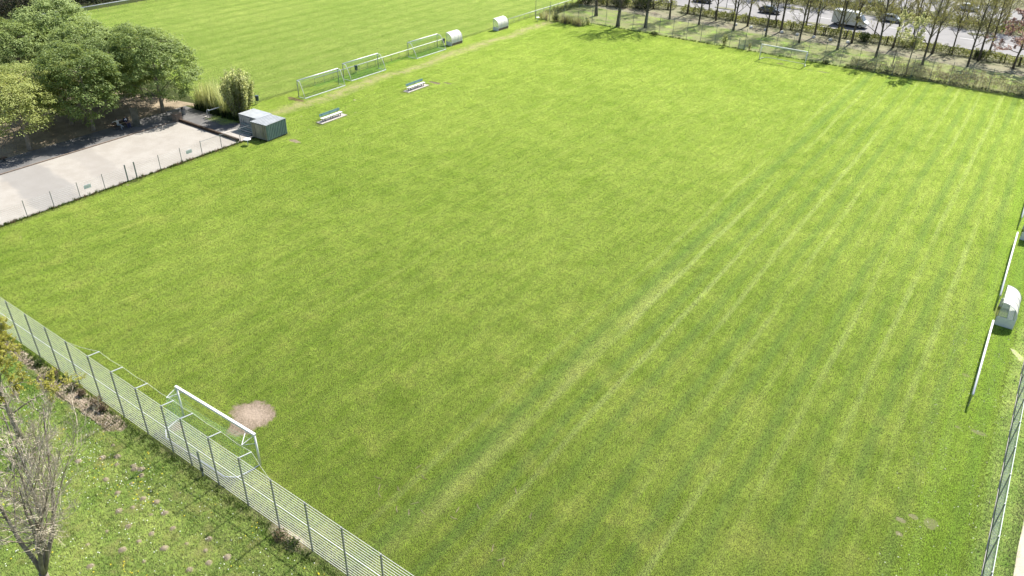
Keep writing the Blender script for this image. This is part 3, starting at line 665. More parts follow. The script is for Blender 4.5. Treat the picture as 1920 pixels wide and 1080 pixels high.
# ------------------------------------------------------------------ people (one continuous skinned body, posed seated)
def person(name, label, loc, rz, J, E_, zones, hair_at):
    me = bpy.data.meshes.new(name); ids = list(J); me.from_pydata([J[k][0] for k in ids], [(ids.index(a), ids.index(b)) for a, b in E_], [])
    o = bpy.data.objects.new(name, me); COL.objects.link(o); md = o.modifiers.new('skin', 'SKIN'); 
    sv = me.skin_vertices[0].data if me.skin_vertices else None
    if sv is None:
        bm = bmesh.new(); bm.from_mesh(me); bm.verts.layers.skin.verify(); bm.to_mesh(me); bm.free(); sv = me.skin_vertices[0].data
    for i, k in enumerate(ids):
        r = J[k][1]; sv[i].radius = r if isinstance(r, tuple) else (r, r); sv[i].use_root = (k == 'pelvis')
    sb = o.modifiers.new('sub', 'SUBSURF'); sb.levels = 1; sb.render_levels = 1
    dg = bpy.context.evaluated_depsgraph_get(); new = bpy.data.meshes.new_from_object(o.evaluated_get(dg))
    bpy.data.objects.remove(o); new.name = name
    mats = ['skin'] + [z[0] for z in zones]
    for m_ in mats: new.materials.append(M[m_])
    own = {}
    for i, z in enumerate(zones):
        for k in z[1]: own[k] = i+1
    P = [(Vector(J[k][0]), own.get(k, 0)) for k in ids]
    for pl in new.polygons:
        pl.use_smooth = True; pl.material_index = min(P, key=lambda q: (q[0]-pl.center).length)[1]
    b = link(name, new, None, loc, rz); tag(b, label, 'person', 'people sitting under the trees')
    mb = MB(); h = Vector(hair_at); n = 10
    for i in range(5):
        a0, a1 = math.pi/2*i/5, math.pi/2*(i+1)/5
        ring = lambda a: [(h.x-.02+.105*math.cos(a)*math.cos(2*math.pi*k/n), h.y+.09*math.cos(a)*math.sin(2*math.pi*k/n), h.z+.12*math.sin(a)) for k in range(n)]
        mb.add(ring(a0)+ring(a1), [(k, (k+1) % n, n+(k+1) % n, n+k) for k in range(n)])
    mb.build('hair', 'hair', b, smooth=True)
    fc = MB(); 
    for s in (-1, 1): fc.box((h.x+.098, h.y+s*.034, h.z-.005), (.012, .026, .014))
    fc.build('eyes', 'black', b); MB().box((h.x+.112, h.y, h.z-.04), (.035, .026, .045)).build('nose', 'skin', b)
    return b
def hand(J, E_, wrist, tip, nm, side):
    w, tdir = Vector(J[wrist][0]), Vector(tip).normalized(); lat = Vector((-tdir.y, tdir.x, 0)); lat = lat.normalized() if lat.length > .1 else Vector((0, 1, 0))
    J[nm+'palm'] = (tuple(w+tdir*.07), (.036, .024)); E_.append((wrist, nm+'palm'))
    for i, l in enumerate((.062, .072, .068, .055)):
        a = w+tdir*.11+lat*(i-1.5)*.021; J[f'{nm}f{i}a'] = (tuple(a), .009); J[f'{nm}f{i}b'] = (tuple(a+tdir*l*.6+Vector((0, 0, -.012))), .008); J[f'{nm}f{i}c'] = (tuple(a+tdir*l*.9+Vector((0, 0, -.035))), .007)
        E_ += [(nm+'palm', f'{nm}f{i}a'), (f'{nm}f{i}a', f'{nm}f{i}b'), (f'{nm}f{i}b', f'{nm}f{i}c')]
    a = w+tdir*.04+lat*.045*side; J[nm+'t'] = (tuple(a), .010); J[nm+'t2'] = (tuple(a+tdir*.05+lat*.015*side), .009); E_ += [(nm+'palm', nm+'t'), (nm+'t', nm+'t2')]
# facing +x, seat height .47, pelvis at origin in y
J1 = {'pelvis': ((0, 0, .58), (.15, .13)), 'waist': ((-.05, 0, .74), (.13, .12)), 'chest': ((-.10, 0, .95), (.16, .13)), 'neck0': ((-.12, 0, 1.10), .075), 'neck': ((-.11, 0, 1.17), .055), 'head': ((-.09, 0, 1.27), (.085, .095)), 'crown': ((-.09, 0, 1.38), (.075, .08)),
 'shL': ((-.12, .2, 1.05), .07), 'elL': ((-.2, .48, 1.0), .05), 'wrL': ((-.16, .72, .93), .035), 'shR': ((-.12, -.2, 1.05), .07), 'elR': ((-.2, -.48, 1.0), .05), 'wrR': ((-.14, -.70, .9), .035),
 'hipL': ((.05, .1, .56), .10), 'knL': ((.48, .08, .58), .075), 'anL': ((.56, .03, .12), .048), 'toL': ((.76, .04, .05), .042), 'hipR': ((.05, -.1, .56), .10), 'knR': ((.5, .0, .70), .075), 'anR': ((.82, .16, .44), .048), 'toR': ((.98, .2, .52), .042)}
E1 = [('pelvis', 'waist'), ('waist', 'chest'), ('chest', 'neck0'), ('neck0', 'neck'), ('neck', 'head'), ('head', 'crown')] + [q for s in 'LR' for q in (('chest', 'sh'+s), ('sh'+s, 'el'+s), ('el'+s, 'wr'+s), ('pelvis', 'hip'+s), ('hip'+s, 'kn'+s), ('kn'+s, 'an'+s), ('an'+s, 'to'+s))]
E2 = list(E1); J2 = dict(J1)
hand(J1, E1, 'wrL', (.1, .9, -.3), 'hL', -1); hand(J1, E1, 'wrR', (.1, -.9, -.3), 'hR', 1)
person('person', 'person in cream top and pale jeans, legs crossed, arms along bench back', (-54.95, 27.5, -.02), 0, J1, E1, [('shirt_cream', ['waist', 'chest', 'neck0', 'shL', 'shR', 'elL', 'elR']), ('jeans', ['pelvis', 'hipL', 'hipR', 'knL', 'knR', 'anL', 'anR']), ('black', ['toL', 'toR'])], (-.09, 0, 1.33))
J2.update({'elL': ((-.02, .28, .8), .05), 'wrL': ((.25, .16, .70), .035), 'elR': ((-.02, -.28, .8), .05), 'wrR': ((.25, -.16, .70), .035), 'knR': ((.46, -.14, .58), .075), 'anR': ((.5, -.14, .12), .048), 'toR': ((.7, -.16, .05), .042), 'knL': ((.46, .14, .58), .075), 'anL': ((.5, .14, .12), .048), 'toL': ((.7, .16, .05), .042)})
hand(J2, E2, 'wrL', (.9, -.2, -.3), 'hL', -1); hand(J2, E2, 'wrR', (.9, .2, -.3), 'hR', 1)
pb = person('person', 'person in navy jacket over white shirt, hands on knees', (-54.95, 28.55, -.02), 0, J2, E2, [('navy', ['waist', 'neck0', 'shL', 'shR', 'elL', 'elR', 'pelvis']), ('shirt_white', ['chest']), ('indigo', ['hipL', 'hipR', 'knL', 'knR', 'anL', 'anR']), ('black', ['toL', 'toR'])], (-.09, 0, 1.33))

# ------------------------------------------------------------------ vegetation generators
def rvec(rn): 
    while True:
        v = Vector((rn.uniform(-1, 1), rn.uniform(-1, 1), rn.uniform(-1, 1)))
        if .05 < v.length < 1: return v.normalized()
def bare_tree(seed, H, crown_w=.28, trunk_r=.2, first=.25, up=.75, n1=20, buds=2600, bud_size=.12, fork=None, twig_r=.011, dens=1.):
    rn = random.Random(seed); wood = MB(); tw = MB(); tips = []
    lean = Vector((rn.uniform(-.03, .03), rn.uniform(-.03, .03), 0))
    axis = [Vector((0, 0, 0))]; nseg = 9
    for i in range(nseg): axis.append(axis[-1] + Vector((lean.x*H/nseg+rn.uniform(-.05, .05)*H/14, lean.y*H/nseg+rn.uniform(-.05, .05)*H/14, H/nseg)))
    rad = [trunk_r*(1.25 if i == 0 else 1)*(1-i/(nseg+.6))**.8+.012 for i in range(nseg+1)]
    stems = []
    if fork:
        axis = axis[:4]; rad = [trunk_r*1.2, trunk_r, trunk_r*.95, trunk_r*.95]; z = fork
        axis = [Vector((0, 0, 0)), Vector((0, 0, z*.5)), Vector((.03, 0, z*.85)), Vector((.03, 0, z))]
        wood.tube(axis, rad, 8)
        for k in range(5):
            a = 2*math.pi*k/5+rn.uniform(-.4, .4); out = rn.uniform(.2, .42)*(.4 if k == 0 else 1); p = Vector((.03, 0, z-.2)); pts = [p]; d = Vector((math.cos(a)*out*1.7+.22, math.sin(a)*out*1.7+.2, 1)).normalized()
            for i in range(8):
                d = (d + Vector((rn.uniform(-.14, .14), rn.uniform(-.14, .14), .12))).normalized(); pts.append(pts[-1]+d*(H-z)/8)
            stems.append((pts, [trunk_r*.55*(1-i/9)+.012 for i in range(9)]))
    else: stems.append((axis, rad))
    def branch(p, d, L, r, lev):
        n = 4 if lev < 3 else 2; pts = [p]
        for i in range(n):
            d = (d + rvec(rn)*.16 + Vector((0, 0, .10*up))).normalized(); pts.append(pts[-1]+d*L/n)
        rr = [r*(1-.75*i/n) for i in range(n+1)]
        (wood if lev == 1 else tw).tube(pts, rr, 5 if lev == 1 else 3, cap=False)
        if lev >= 3: tips.append((pts[-1], pts[0]))
        if lev < 4:
            cnt = {1: int(9*dens), 2: int(6*dens), 3: int(3*dens)}[lev]
            for k in range(cnt):
                f = rn.uniform(.2, 1); i = min(n-1, int(f*n)); q = pts[i].lerp(pts[i+1], f*n-i); dd = (pts[i+1]-pts[i]).normalized()
                o_ = dd.orthogonal().normalized(); o_.rotate(Matrix.Rotation(rn.uniform(0, 6.28), 3, dd)); nd = (dd*.75+o_*.65+Vector((0, 0, .15*up))).normalized()
                branch(q, nd, L*rn.uniform(.32, .55)*(1-.3*f), max(r*.45, twig_r*(.7 if lev == 3 else 1)), lev+1)
    for pts, rr in stems:
        if not fork: wood.tube(pts, rr, 8)
        else: wood.tube(pts, rr, 6)
        m = n1 if not fork else max(4, n1//5)
        for k in range(m):
            f = first + (1-first)*((k+.5)/m)**.9 if not fork else .15+.85*(k+.5)/m
            x = f*(len(pts)-1); i = min(len(pts)-2, int(x)); q = pts[i].lerp(pts[i+1], x-i); a = k*2.4+rn.uniform(-.5, .5)
            d = Vector((math.cos(a), math.sin(a), up+rn.uniform(-.2, .35))).normalized()
            L = H*crown_w*(1.15-.75*f)*rn.uniform(.8, 1.2)*(1.25 if fork is None else .75)
            branch(q, d, L, max(.02, (rr[i])*.42), 1)
    bd = MB()
    for k in range(buds):
        a, b = rn.choice(tips); q = a.lerp(b, rn.uniform(-.1, .9)) + rvec(rn)*.08; bd.leaf(q, rvec(rn), bud_size*rn.uniform(.6, 1.4), .6, rn)
    return wood, tw, bd
def leafy_tree(seed, H, rw, zlo, clumps=520, per=30, size=.30, trunk_r=.26, flat=.5):
    rn = random.Random(seed); wood = MB(); lf = MB(); zc = (H+zlo)/2; rh = (H-zlo)/2
    wood.tube([(0, 0, 0), (.02, 0, .4), (.06, .05, zlo+.6), (.12, .0, zc), (.1, .1, H-3)], [trunk_r*1.3, trunk_r, trunk_r*.85, trunk_r*.5, .03], 9)
    for k in range(11):
        a = k*2.4; z = zlo+.2+k*.42*rh/3; e_ = Vector((math.cos(a)*rw*.55, math.sin(a)*rw*.55, min(H-2.4, z+rh*.45))); s = Vector((.06, .03, z)); m_ = s.lerp(e_, .5)+Vector((0, 0, .3))
        wood.tube([s, m_, e_], [trunk_r*.35, trunk_r*.22, .02], 5)
    lobes = [(rvec(rn), rn.uniform(.78, 1.12)) for _ in range(11)]
    for c in range(clumps):
        d = rvec(rn)
        if d.z < -.8: d.z *= -.5; d.normalize()
        b = max(lobes, key=lambda l: l[0].dot(d)); rr = (.56+.46*b[1]*max(0, b[0].dot(d))**1.6) * (rn.uniform(.86, 1.04) if rn.random() < .8 else rn.uniform(.45, .85))
        ct = Vector((d.x*rw*rr, d.y*rw*rr, zc+d.z*rh*rr)); cr_ = rn.uniform(.45, .85)
        for k in range(per):
            u = rvec(rn); 
            if u.z < -.2: u.z = -u.z*.6
            q = ct+Vector((u.x*cr_, u.y*cr_, u.z*cr_*.7)); nr = (u*.45+d*.2+Vector((0, .15, .8))+rvec(rn)*.5)
            lf.leaf(q, nr, size*rn.uniform(.55, 1.2), .62, rn)
    return wood, lf
def blades(mb, spots, h, w, n, rn, spread=.25, m=0, curve=.5):
    for (x, y, s) in spots:
        for k in range(n):
            a = rn.uniform(0, 6.28); r = rn.uniform(0, spread)*s; bx, by = x+math.cos(a)*r, y+math.sin(a)*r; hh = h*s*rn.uniform(.5, 1.15); b = rn.uniform(0, 6.28); c, sn = math.cos(b), math.sin(b); lx, ly = math.cos(a)*hh*curve*rn.uniform(.1, .6), math.sin(a)*hh*curve*rn.uniform(.1, .6)
            mb.add([(bx-c*w, by-sn*w, 0), (bx+c*w, by+sn*w, 0), (bx+lx*.4+c*w*.7, by+ly*.4+sn*w*.7, hh*.6), (bx+lx*.4-c*w*.7, by+ly*.4-sn*w*.7, hh*.6), (bx+lx, by+ly, hh)], [(0, 1, 2, 3), (3, 2, 4)], m)
    return mb
def put_tree(name, label, x, y, meshes, rz, sc, group, cat='tree'):
    t = thing(name, label, cat, (x, y, 0), rz, group, sc)
    for nm, me in meshes: link(nm, me, t)
    return t

# leafy trees on the left
LT = []
for i, a in enumerate(((11, 10.8, 5.4, 1.1, 470, 62, .25), (12, 11.0, 5.5, .8, 470, 62, .25), (13, 8.4, 4.0, 1.5, 270, 50, .22))):
    w_, l_ = leafy_tree(*a); LT.append((w_.mesh('trunk', 'bark_grey', True), l_))
LTg = [l.mesh('crown', 'leaf_green') for _, l in LT]; LTy = LT[2][1].mesh('crown', 'leaf_yellow')
GL = 'leafy trees by the boule court'
for x, y, v, yel, rz, sc, lb in (
    (-56.6, 17.6, 2, 1, .3, 1.0, 'small yellow green tree nearest the left edge of the gravel court'),
    (-56.9, 25.4, 0, 0, 1.1, (.93, .93, .93), 'round dark green tree over the seated people'),
    (-56.2, 34.4, 1, 0, 2.0, (1.0, 1.0, 1.03), 'large round green tree nearest the reeds and pale shrub'),
    (-63.8, 36.4, 0, 0, 3.0, (.9, .9, .88), 'green tree behind the large round one, against the striped field'),
    (-66.5, 31.0, 1, 0, .2, (1.05, 1.05, 1.0), 'green tree in the middle of the grove behind the round dark one'),
    (-63.5, 20.5, 2, 1, 4.0, (1.15, 1.15, 1.0), 'bright yellow green tree in the grove at the left edge'),
    (-61.0, 25.0, 2, 1, 5.0, (.85, .85, .93), 'small yellow green tree squeezed between the round trees'),
    (-76.5, 33.5, 0, 0, 5.3, (1.15, 1.15, 1.05), 'topmost green tree of the grove at the upper left corner'),
    (-73.5, 26.5, 1, 0, 1.5, (1.0, 1.0, .98), 'dark green tree at the left edge below the topmost one'),
    (-61.5, 30.5, 0, 0, 2.7, (.8, .8, .85), 'green tree half hidden between the two large round trees')):
    put_tree('leafy_tree', lb, x, y, [('trunk', LT[v][0]), ('crown', LTy if yel else LTg[v])], rz, sc, GL)
# pale shrub and reeds
rn = random.Random(5); mb = MB(); wd = MB()
for k in range(70):
    a = rn.uniform(0, 6.28); o_ = rn.uniform(.05, 1.0); h = rn.uniform(3.2, 5.4)*(1-.25*o_); e_ = Vector((math.cos(a)*o_*1.7, math.sin(a)*o_*1.7, h)); s = Vector((math.cos(a)*o_*.5, math.sin(a)*o_*.5, 0)); m_ = s.lerp(e_, .55)+Vector((math.cos(a)*.2, math.sin(a)*.2, .2))
    wd.tube([s, m_, e_], [.03, .02, .006], 4, cap=False)
    for j in range(150):
        f = rn.random()**.7; q = (s.lerp(m_, f*2) if f < .5 else m_.lerp(e_, f*2-1))+rvec(rn)*.22; mb.leaf(q, rvec(rn)+Vector((0, 0, .5)), rn.uniform(.14, .28), .45, rn, 0 if rn.random() < (.9 if f > .45 else .5) else 1)
t = put_tree('pale_shrub', 'tall pale silvery green shrub beside the grey container', -46.6, 38.9, [('stems', wd.mesh('stems', 'twig')), ('foliage', mb.mesh('foliage', ['leaf_pale', 'hedge']))], 0, (1.25, 1.25, 1.3), None, 'shrub')
def reedbed(name, label, spots, h, n, mats, w=.022, cat='reeds'):
    rn = random.Random(len(label)); mb = MB()
    for i, s in enumerate(spots): blades(mb, [s], h, w, n, rn, .45, rn.choice(range(len(mats))), .35)
    return tag(mb.build(name, mats), label, cat)
rn = random.Random(3)
reedbed('reed_clump', 'tall pale reeds between the large tree and the pale shrub', [(rn.uniform(-54.5, -47.6), rn.uniform(38.2, 41.0), rn.uniform(.75, 1.15)) for _ in range(130)], 3.3, 26, ['reed', 'leaf_pale', 'leaf_green'])
reedbed('dark_undergrowth', 'dark low undergrowth at the foot of the reeds', [(rn.uniform(-55, -45), rn.uniform(37.8, 38.6), rn.uniform(.5, 1)) for _ in range(80)], 1.1, 22, ['weed', 'ever'], .03, 'undergrowth')

# bare trees behind the far fence: two rows
BT = []
for i, (sd_, H, cw, tr_) in enumerate(((21, 14.5, .27, .19), (22, 15.5, .24, .2), (23, 13.5, .3, .18), (24, 16, .25, .21))):
    w_, t_, b_ = bare_tree(sd_, H, cw, tr_, .2, .8, 26, 6500, .12)
    BT.append((w_.mesh('trunk', 'bark_dark', True), t_.mesh('branches', 'twig_olive'), b_.mesh('buds', 'bud')))
rowA = [(-27.9, 127.1), (-21.4, 126.2), (-14.5, 126.3), (-8.1, 125.6), (-1.8, 125.0), (5.0, 124.7), (11.6, 123.7), (18.9, 123.7), (25.1, 127.9), (35.5, 125)]
rowB = [(-34.5, 133.5), (-27.1, 133.9), (-20.3, 132.1), (-13.7, 131.6), (-7.2, 131.6), (-.9, 131.5), (5.7, 131.6), (12.5, 132.6), (18.9, 132.8), (26.1, 132.9)]
rowC = [(-24.3, 138.3), (-19, 138.6), (-10.5, 138.4), (-4.6, 138.6), (1.5, 138.4), (8.0, 138.2), (14.5, 138.6), (21.4, 138.2), (27, 138)]
for rw_, nm in ((rowA, 'front'), (rowB, 'middle'), (rowC, 'roadside')):
    for k, (x, y) in enumerate(rw_):
        v = BT[rnd.randrange(4)]; s = rnd.uniform(.86, 1.08)*(1 if nm != 'roadside' else .88)
        put_tree('bare_tree', f'slender budding tree, {ORD[k]} from left in the {nm} row behind far fence', x, y, [('trunk', v[0]), ('branches', v[1]), ('buds', v[2])], rnd.uniform(0, 6.28), (s*.92, s*.92, s), f'budding trees of the {nm} row')
# broad trees near the far left corner whose shadows fall on the pitch
w_, t_, b_ = bare_tree(31, 13, .36, .3, .2, .55, 24, 4500, .12, dens=1.1); BB = (w_.mesh('trunk', 'bark_dark', True), t_.mesh('branches', 'twig'), b_.mesh('buds', 'bud'))
for k, (x, y, rz, s, lb) in enumerate(((-40.5, 120.1, .5, 1.0, 'broad dark trunked tree behind the weeds at the far left corner'), (-32.9, 114.8, 2.2, 1.0, 'broad tree at the fence whose branching shadow falls on the pitch'), (-28.4, 117.4, 4.1, .98, 'broad forked tree right of the one casting the branching shadow'), (-45, 131, 1, .9, 'broad tree farthest back beyond the far left corner'))):
    put_tree('broad_tree', lb, x, y, [('trunk', BB[0]), ('branches', BB[1]), ('buds', BB[2])], rz, s, 'broad trees at the far left corner')
# trees across the road
acr = [(-36, 161), (-29, 160), (-21, 161.5), (-14, 160), (-7, 161.5), (0, 160.5), (6, 162), (13, 160.3), (20, 162), (27, 160.5), (34, 162), (3, 190), (12, 189), (22, 191), (31, 189), (-9, 189), (29, 175), (35, 170)]
for k, (x, y) in enumerate(acr):
    v = BT[rnd.randrange(4)]; s = rnd.uniform(.6, .8)
    put_tree('roadside_tree', (f'olive budding tree, {ORD[k]} from left on the far side of the road' if k < 11 else f'olive budding tree, {ORD[k-11]} of those behind the parked cars at the top'), x, y, [('trunk', v[0]), ('branches', v[1]), ('buds', v[2])], rnd.uniform(0, 6.28), (s*1.15, s*1.15, s), 'trees across the road')
# willow-like sapling pair and blossom tree
w_, t_, b_ = bare_tree(41, 8.6, .26, .1, .35, .8, 12, 5200, .13); wl_ = [('trunk', w_.mesh('trunk', 'bark_grey', True)), ('branches', t_.mesh('branches', 'twig_olive')), ('buds', b_.mesh('buds', 'leaf_pale'))]
put_tree('pale_sapling', 'young pale green tree at the far fence right of the far goal', 17.9, 115.7, wl_, 0, 1.0, 'pale saplings at the far fence')
put_tree('pale_sapling', 'thin pale sapling just left of the young pale green tree', 15.1, 119.4, wl_, 2.0, (.8, .8, .95), 'pale saplings at the far fence')
w_, t_, b_ = bare_tree(42, 8.6, .45, .17, .2, .3, 16, 11000, .2)
put_tree('blossom_tree', 'pink blossoming tree at the upper right edge', 31.4, 131.3, [('trunk', w_.mesh('trunk', 'bark_dark', True)), ('branches', t_.mesh('branches', 'twig')), ('blossom', b_.mesh('blossom', 'blossom'))], 1.0, 1.0, None)
put_tree('blossom_tree', 'dark broad tree at the right edge shading the pitch corner', 36.8, 118.4, [('trunk', BB[0]), ('branches', BB[1]), ('buds', BB[2])], 2.5, .8, None)
# foreground trees
w_, t_, b_ = bare_tree(53, 12.0, .50, .2, .2, 1.15, 42, 500, .05, fork=3.4, twig_r=.010, dens=1.2)
put_tree('bare_tree', 'large bare grey tree rising from the lower left corner', 4.2, -12.4, [('trunk', w_.mesh('trunk', 'bark_grey', True)), ('branches', t_.mesh('branches', 'twig_pale')), ('buds', b_.mesh('buds', 'bud'))], 0, 1.0, None)
w_, t_, b_ = bare_tree(55, 8.4, .36, .16, .2, .6, 18, 14000, .14)
put_tree('golden_budding_tree', 'golden budding tree cut off by the left edge near the fence', -9.9, -7.2, [('trunk', w_.mesh('trunk', 'bark_grey', True)), ('branches', t_.mesh('branches', 'twig')), ('buds', b_.mesh('buds', 'bud_gold'))], 1.0, 1.0, None)

# hedges
def hedge(name, label, pts, w, h, n, mats, leaf=.16, stems=0, cat='hedge', seed=1):
    rn = random.Random(seed); t = thing(name, label, cat, (pts[0][0], pts[0][1], 0)); mb = MB(); st = MB(); o0 = Vector((pts[0][0], pts[0][1], 0))
    segs = list(zip(pts, pts[1:])); Ls = [math.hypot(b[0]-a[0], b[1]-a[1]) for a, b in segs]; T = sum(Ls)
    hv = [rn.uniform(.6, 1.15) for _ in range(400)]
    def at(f):
        d = f*T
        for (a, b), L in zip(segs, Ls):
            if d <= L: return Vector((a[0]+(b[0]-a[0])*d/L, a[1]+(b[1]-a[1])*d/L, 0))-o0
            d -= L
        return Vector((segs[-1][1][0], segs[-1][1][1], 0))-o0
    for k in range(n):
        f = rn.random(); hh = h*hv[int(f*T/.6) % 400]; c = at(f); y = rn.gauss(0, .35)*w; z = hh*(rn.random()**.6)*math.exp(-(y/w)**2)
        q = c+Vector((rn.uniform(-.1, .1), y, .03+z)); mb.leaf(q, rvec(rn)+Vector((0, 0, .5)), leaf*rn.uniform(.6, 1.4), .5, rn, rn.randrange(len(mats)))
    for k in range(int(T*7)):
        c = at(rn.random())+Vector((0, rn.gauss(0, .3)*w, 0)); st.tube([c, c+Vector((rn.uniform(-.2, .2), rn.uniform(-.15, .15), h*rn.uniform(.6, 1.1)))], [.016, .006], 3, cap=False)
    mb.build('foliage', mats, t)['kind'] = 'stuff'; st.build('twigs', 'twig', t)['kind'] = 'stuff'
    for k in range(stems):
        c = at((k+rn.uniform(.2, .8))/stems)
        s_ = MB()
        for j in range(3): b = c+Vector((rn.uniform(-.35, .35), -w*.3+rn.uniform(-.1, .1), 0)); s_.tube([b, b+Vector((rn.uniform(-.1, .1), 0, h*rn.uniform(.75, 1.05)))], [.09, .08], 6)
        s_.build('cut_stem', 'bark_dark', t)
    return t
hedge('roadside_hedge', 'low budding hedge with dark cut stems along the near side of the road', [(-29, 135.0), (44, 134.6)], 1.5, 1.5, 26000, ['hedge', 'hedge', 'bud', 'weed'], .2, 17)
hedge('far_hedge', 'scruffy hedge beyond the corner at the top centre', [(-46, 129.5), (-31, 136.5)], 2.2, 1.8, 7000, ['hedge', 'ever', 'reed'], .22, 3, seed=4)
hedge('verge_hedge', 'olive hedge along the far side of the road', [(-40, 159.5), (44, 159.5)], 2.2, 1.7, 16000, ['hedge', 'ever', 'bud'], .25, 0, seed=5)
hedge('car_park_hedge', 'dark hedge in front of the parked white cars at the top', [(-20, 165), (44, 165)], 1.6, 1.5, 9000, ['ever', 'hedge'], .25, 0, seed=6)
hedge('field_hedge', 'brown and dark green hedge behind the distant rail, top left', [(-121, 40), (-120.6, 62), (-120.6, 110)], 4.0, 4.0, 24000, ['ever', 'dead', 'ever', 'dry'], .35, 0, seed=7)
hedge('field_thicket', 'brown thicket at the very top behind the grove', [(-126, 40), (-126, 75)], 3.5, 6.0, 9000, ['dead', 'dry', 'ever'], .4, 0, seed=8)
for i, (x0, x1, h, n, mt, lb) in enumerate(((9.5, 15.5, 1.5, 2600, ['dry', 'dead', 'weed'], 'dry brown brush at the far fence right of the far goal'), (15.5, 22, 2.4, 4600, ['dry', 'leaf_pale', 'dead'], 'greyish brush around the pale sapling at the far fence'), (22, 30, 2.5, 5200, ['dry', 'hedge', 'dead', 'dry'], 'tall mixed brush at the far fence toward the right corner'), (30, 38, 2.2, 4600, ['dry', 'hedge', 'dead'], 'brush at the far fence in the right corner'))):
    hedge('fence_brush', lb, [(x0, 114.9), (x1, 114.9)], 1.0, h, n, mt, .14, 0, 'brush', 20+i)
hedge('ivy_brush', 'dark green ground brush at the foot of the far fence, right', [(9, 114.15), (38, 114.15)], .35, .55, 4500, ['weed', 'ever'], .14, 0, 'brush', 30)
hedge('corner_weeds', 'green and straw weeds filling the far left corner fence', [(-47.6, 110.6), (-47.2, 126)], 1.2, 1.6, 5200, ['reed', 'hedge', 'weed'], .2, 0, 'weeds', 31)
rn = random.Random(9)
reedbed('tall_weeds', 'tall pale weeds behind the white topped post, far left corner', [(rn.uniform(-47.6, -38), 110.3+rn.uniform(0, 2.5), rn.uniform(.5, 1.1)) for _ in range(90)], 1.9, 20, ['reed', 'leaf_pale', 'dry'], .022, 'weeds')
def bush(name, label, x, y, r, h, n, mats, seed, leaf=.14, group=None):
    rn = random.Random(seed); mb = MB(); st = MB()
    for k in range(12):
        a = rn.uniform(0, 6.28); st.tube([(0, 0, 0), (math.cos(a)*r*.6, math.sin(a)*r*.6, h*rn.uniform(.6, 1))], [.02, .006], 3, cap=False)
    for k in range(n):
        u = rvec(rn)*rn.random()**.4; mb.leaf(Vector((u.x*r, u.y*r, h*.5+u.z*h*.5)), rvec(rn)+Vector((0, 0, .5)), leaf*rn.uniform(.5, 1.4), .5, rn, rn.randrange(len(mats)))
    t = thing(name, label, 'bush', (x, y, 0), group=group); mb.build('foliage', mats, t); st.build('stems', 'twig', t); return t
bush('dark_bush', 'round dark green bush beside the white topped post, far corner', -44.2, 110.9, .75, 1.5, 700, ['ever', 'weed'], 1)
bush('light_bush', 'upright bright green plant at the far fence left of the gate', -11.4, 113.55, .5, 2.3, 420, ['leaf_pale', 'weed', 'hedge'], 2, .2)
bush('low_bush', 'low dark bush at the far fence foot beneath the shadow tree', -24.6, 113.2, .7, .8, 450, ['weed', 'ever'], 3)
bush('low_bush', 'low dark bush at the far fence foot right of the goal', 5.9, 113.9, .6, .7, 350, ['weed', 'ever'], 4)
bush('straw_bush', 'thin straw coloured stalks beside the small green gate', -6.95, 113.8, .3, 1.5, 160, ['reed', 'dry'], 5)
for i, (x, y, lb) in enumerate(((-47.0, 128, 'dark evergreen bush at the top beyond the far corner'), (-41, 131, 'dark evergreen bush behind the broad corner tree'), (-36.5, 132.5, 'dark evergreen bush right of the broad corner tree'))):
    bush('evergreen_bush', lb, x, y, 2.2, 3.2, 1900, ['ever', 'ever', 'weed'], 40+i, .3, 'evergreen bushes at the top')
for i, (x, y, r, h) in enumerate(((15.0, 136.4, 1.1, 1.7), (7.2, 133.8, 1.0, 1.8), (26, 134.5, .9, 1.6))):
    bush('dark_hedge_bush', f'dark green clump in the roadside hedge, {ORD[i]} largest', x, y, r, h, 900, ['ever', 'weed'], 60+i, .2, 'dark clumps in the roadside hedge')
# weeds at the feet of the fences
rn = random.Random(12); mb = MB()
sp_ = [(rn.uniform(-22, 22), 0, rn.uniform(.4, 1.0)) for _ in range(520)]; sp_ = [(x, nfy(x)-.25-abs(rn.gauss(0, .35)), s) for x, y, s in sp_]
blades(mb, sp_, .26, .016, 12, rn, .25, 0, .9)
o = mb.build('fence_weeds', 'weed'); o['label'] = 'green weeds along the foot of the near fence'; o['kind'] = 'stuff'
for i, (x, r, h, m_) in enumerate(((-12.0, .35, .5, ['dead', 'weed']), (-11.0, .3, .5, ['dead', 'dry']), (-9.2, .45, .75, ['dead', 'dead', 'dry']), (-8.4, .4, .6, ['dead', 'wood_dark']), (-14.6, .45, .5, ['weed', 'dead']), (-16.5, .4, .5, ['weed']), (9.0, .45, .6, ['weed', 'dead']), (9.9, .5, .5, ['weed', 'ever']), (-13.3, .4, .45, ['weed']))):
    bush('fence_foot_weed', f'clump of {"brown dead" if "dead" == m_[0] else "dark green"} weeds below the near fence, {ORD[i]} built along it' if 0 else ['brown dead weed clump beside the bare soil, left of centre', 'small brown weed clump in the bare soil strip', 'largest brown dead weed clump at the near fence', 'darkest brown weed clump right of the largest one', 'green weed clump at the upper end of the bare soil', 'green weed clump under the golden tree at the fence', 'brown and green clump in the soil patch at the bottom', 'dark green clump beside the bottom soil patch', 'green weed clump between the brown ones at the fence'][i], x, nfy(x)-.45, r, h, 260, m_, 70+i, .12, 'weed clumps below the near fence')
mb = MB(); sp_ = [(-39.95+rn.gauss(0, .12), rn.uniform(4, 34), rn.uniform(.3, 1)) for _ in range(330)]
blades(mb, sp_, .3, .02, 10, rn, .18, 0, .9); sp_ = [(-39.95+rn.gauss(0, .1), rn.uniform(4, 34), rn.uniform(.3, 1)) for _ in range(160)]; blades(mb, sp_, .32, .02, 10, rn, .16, 1, .9)
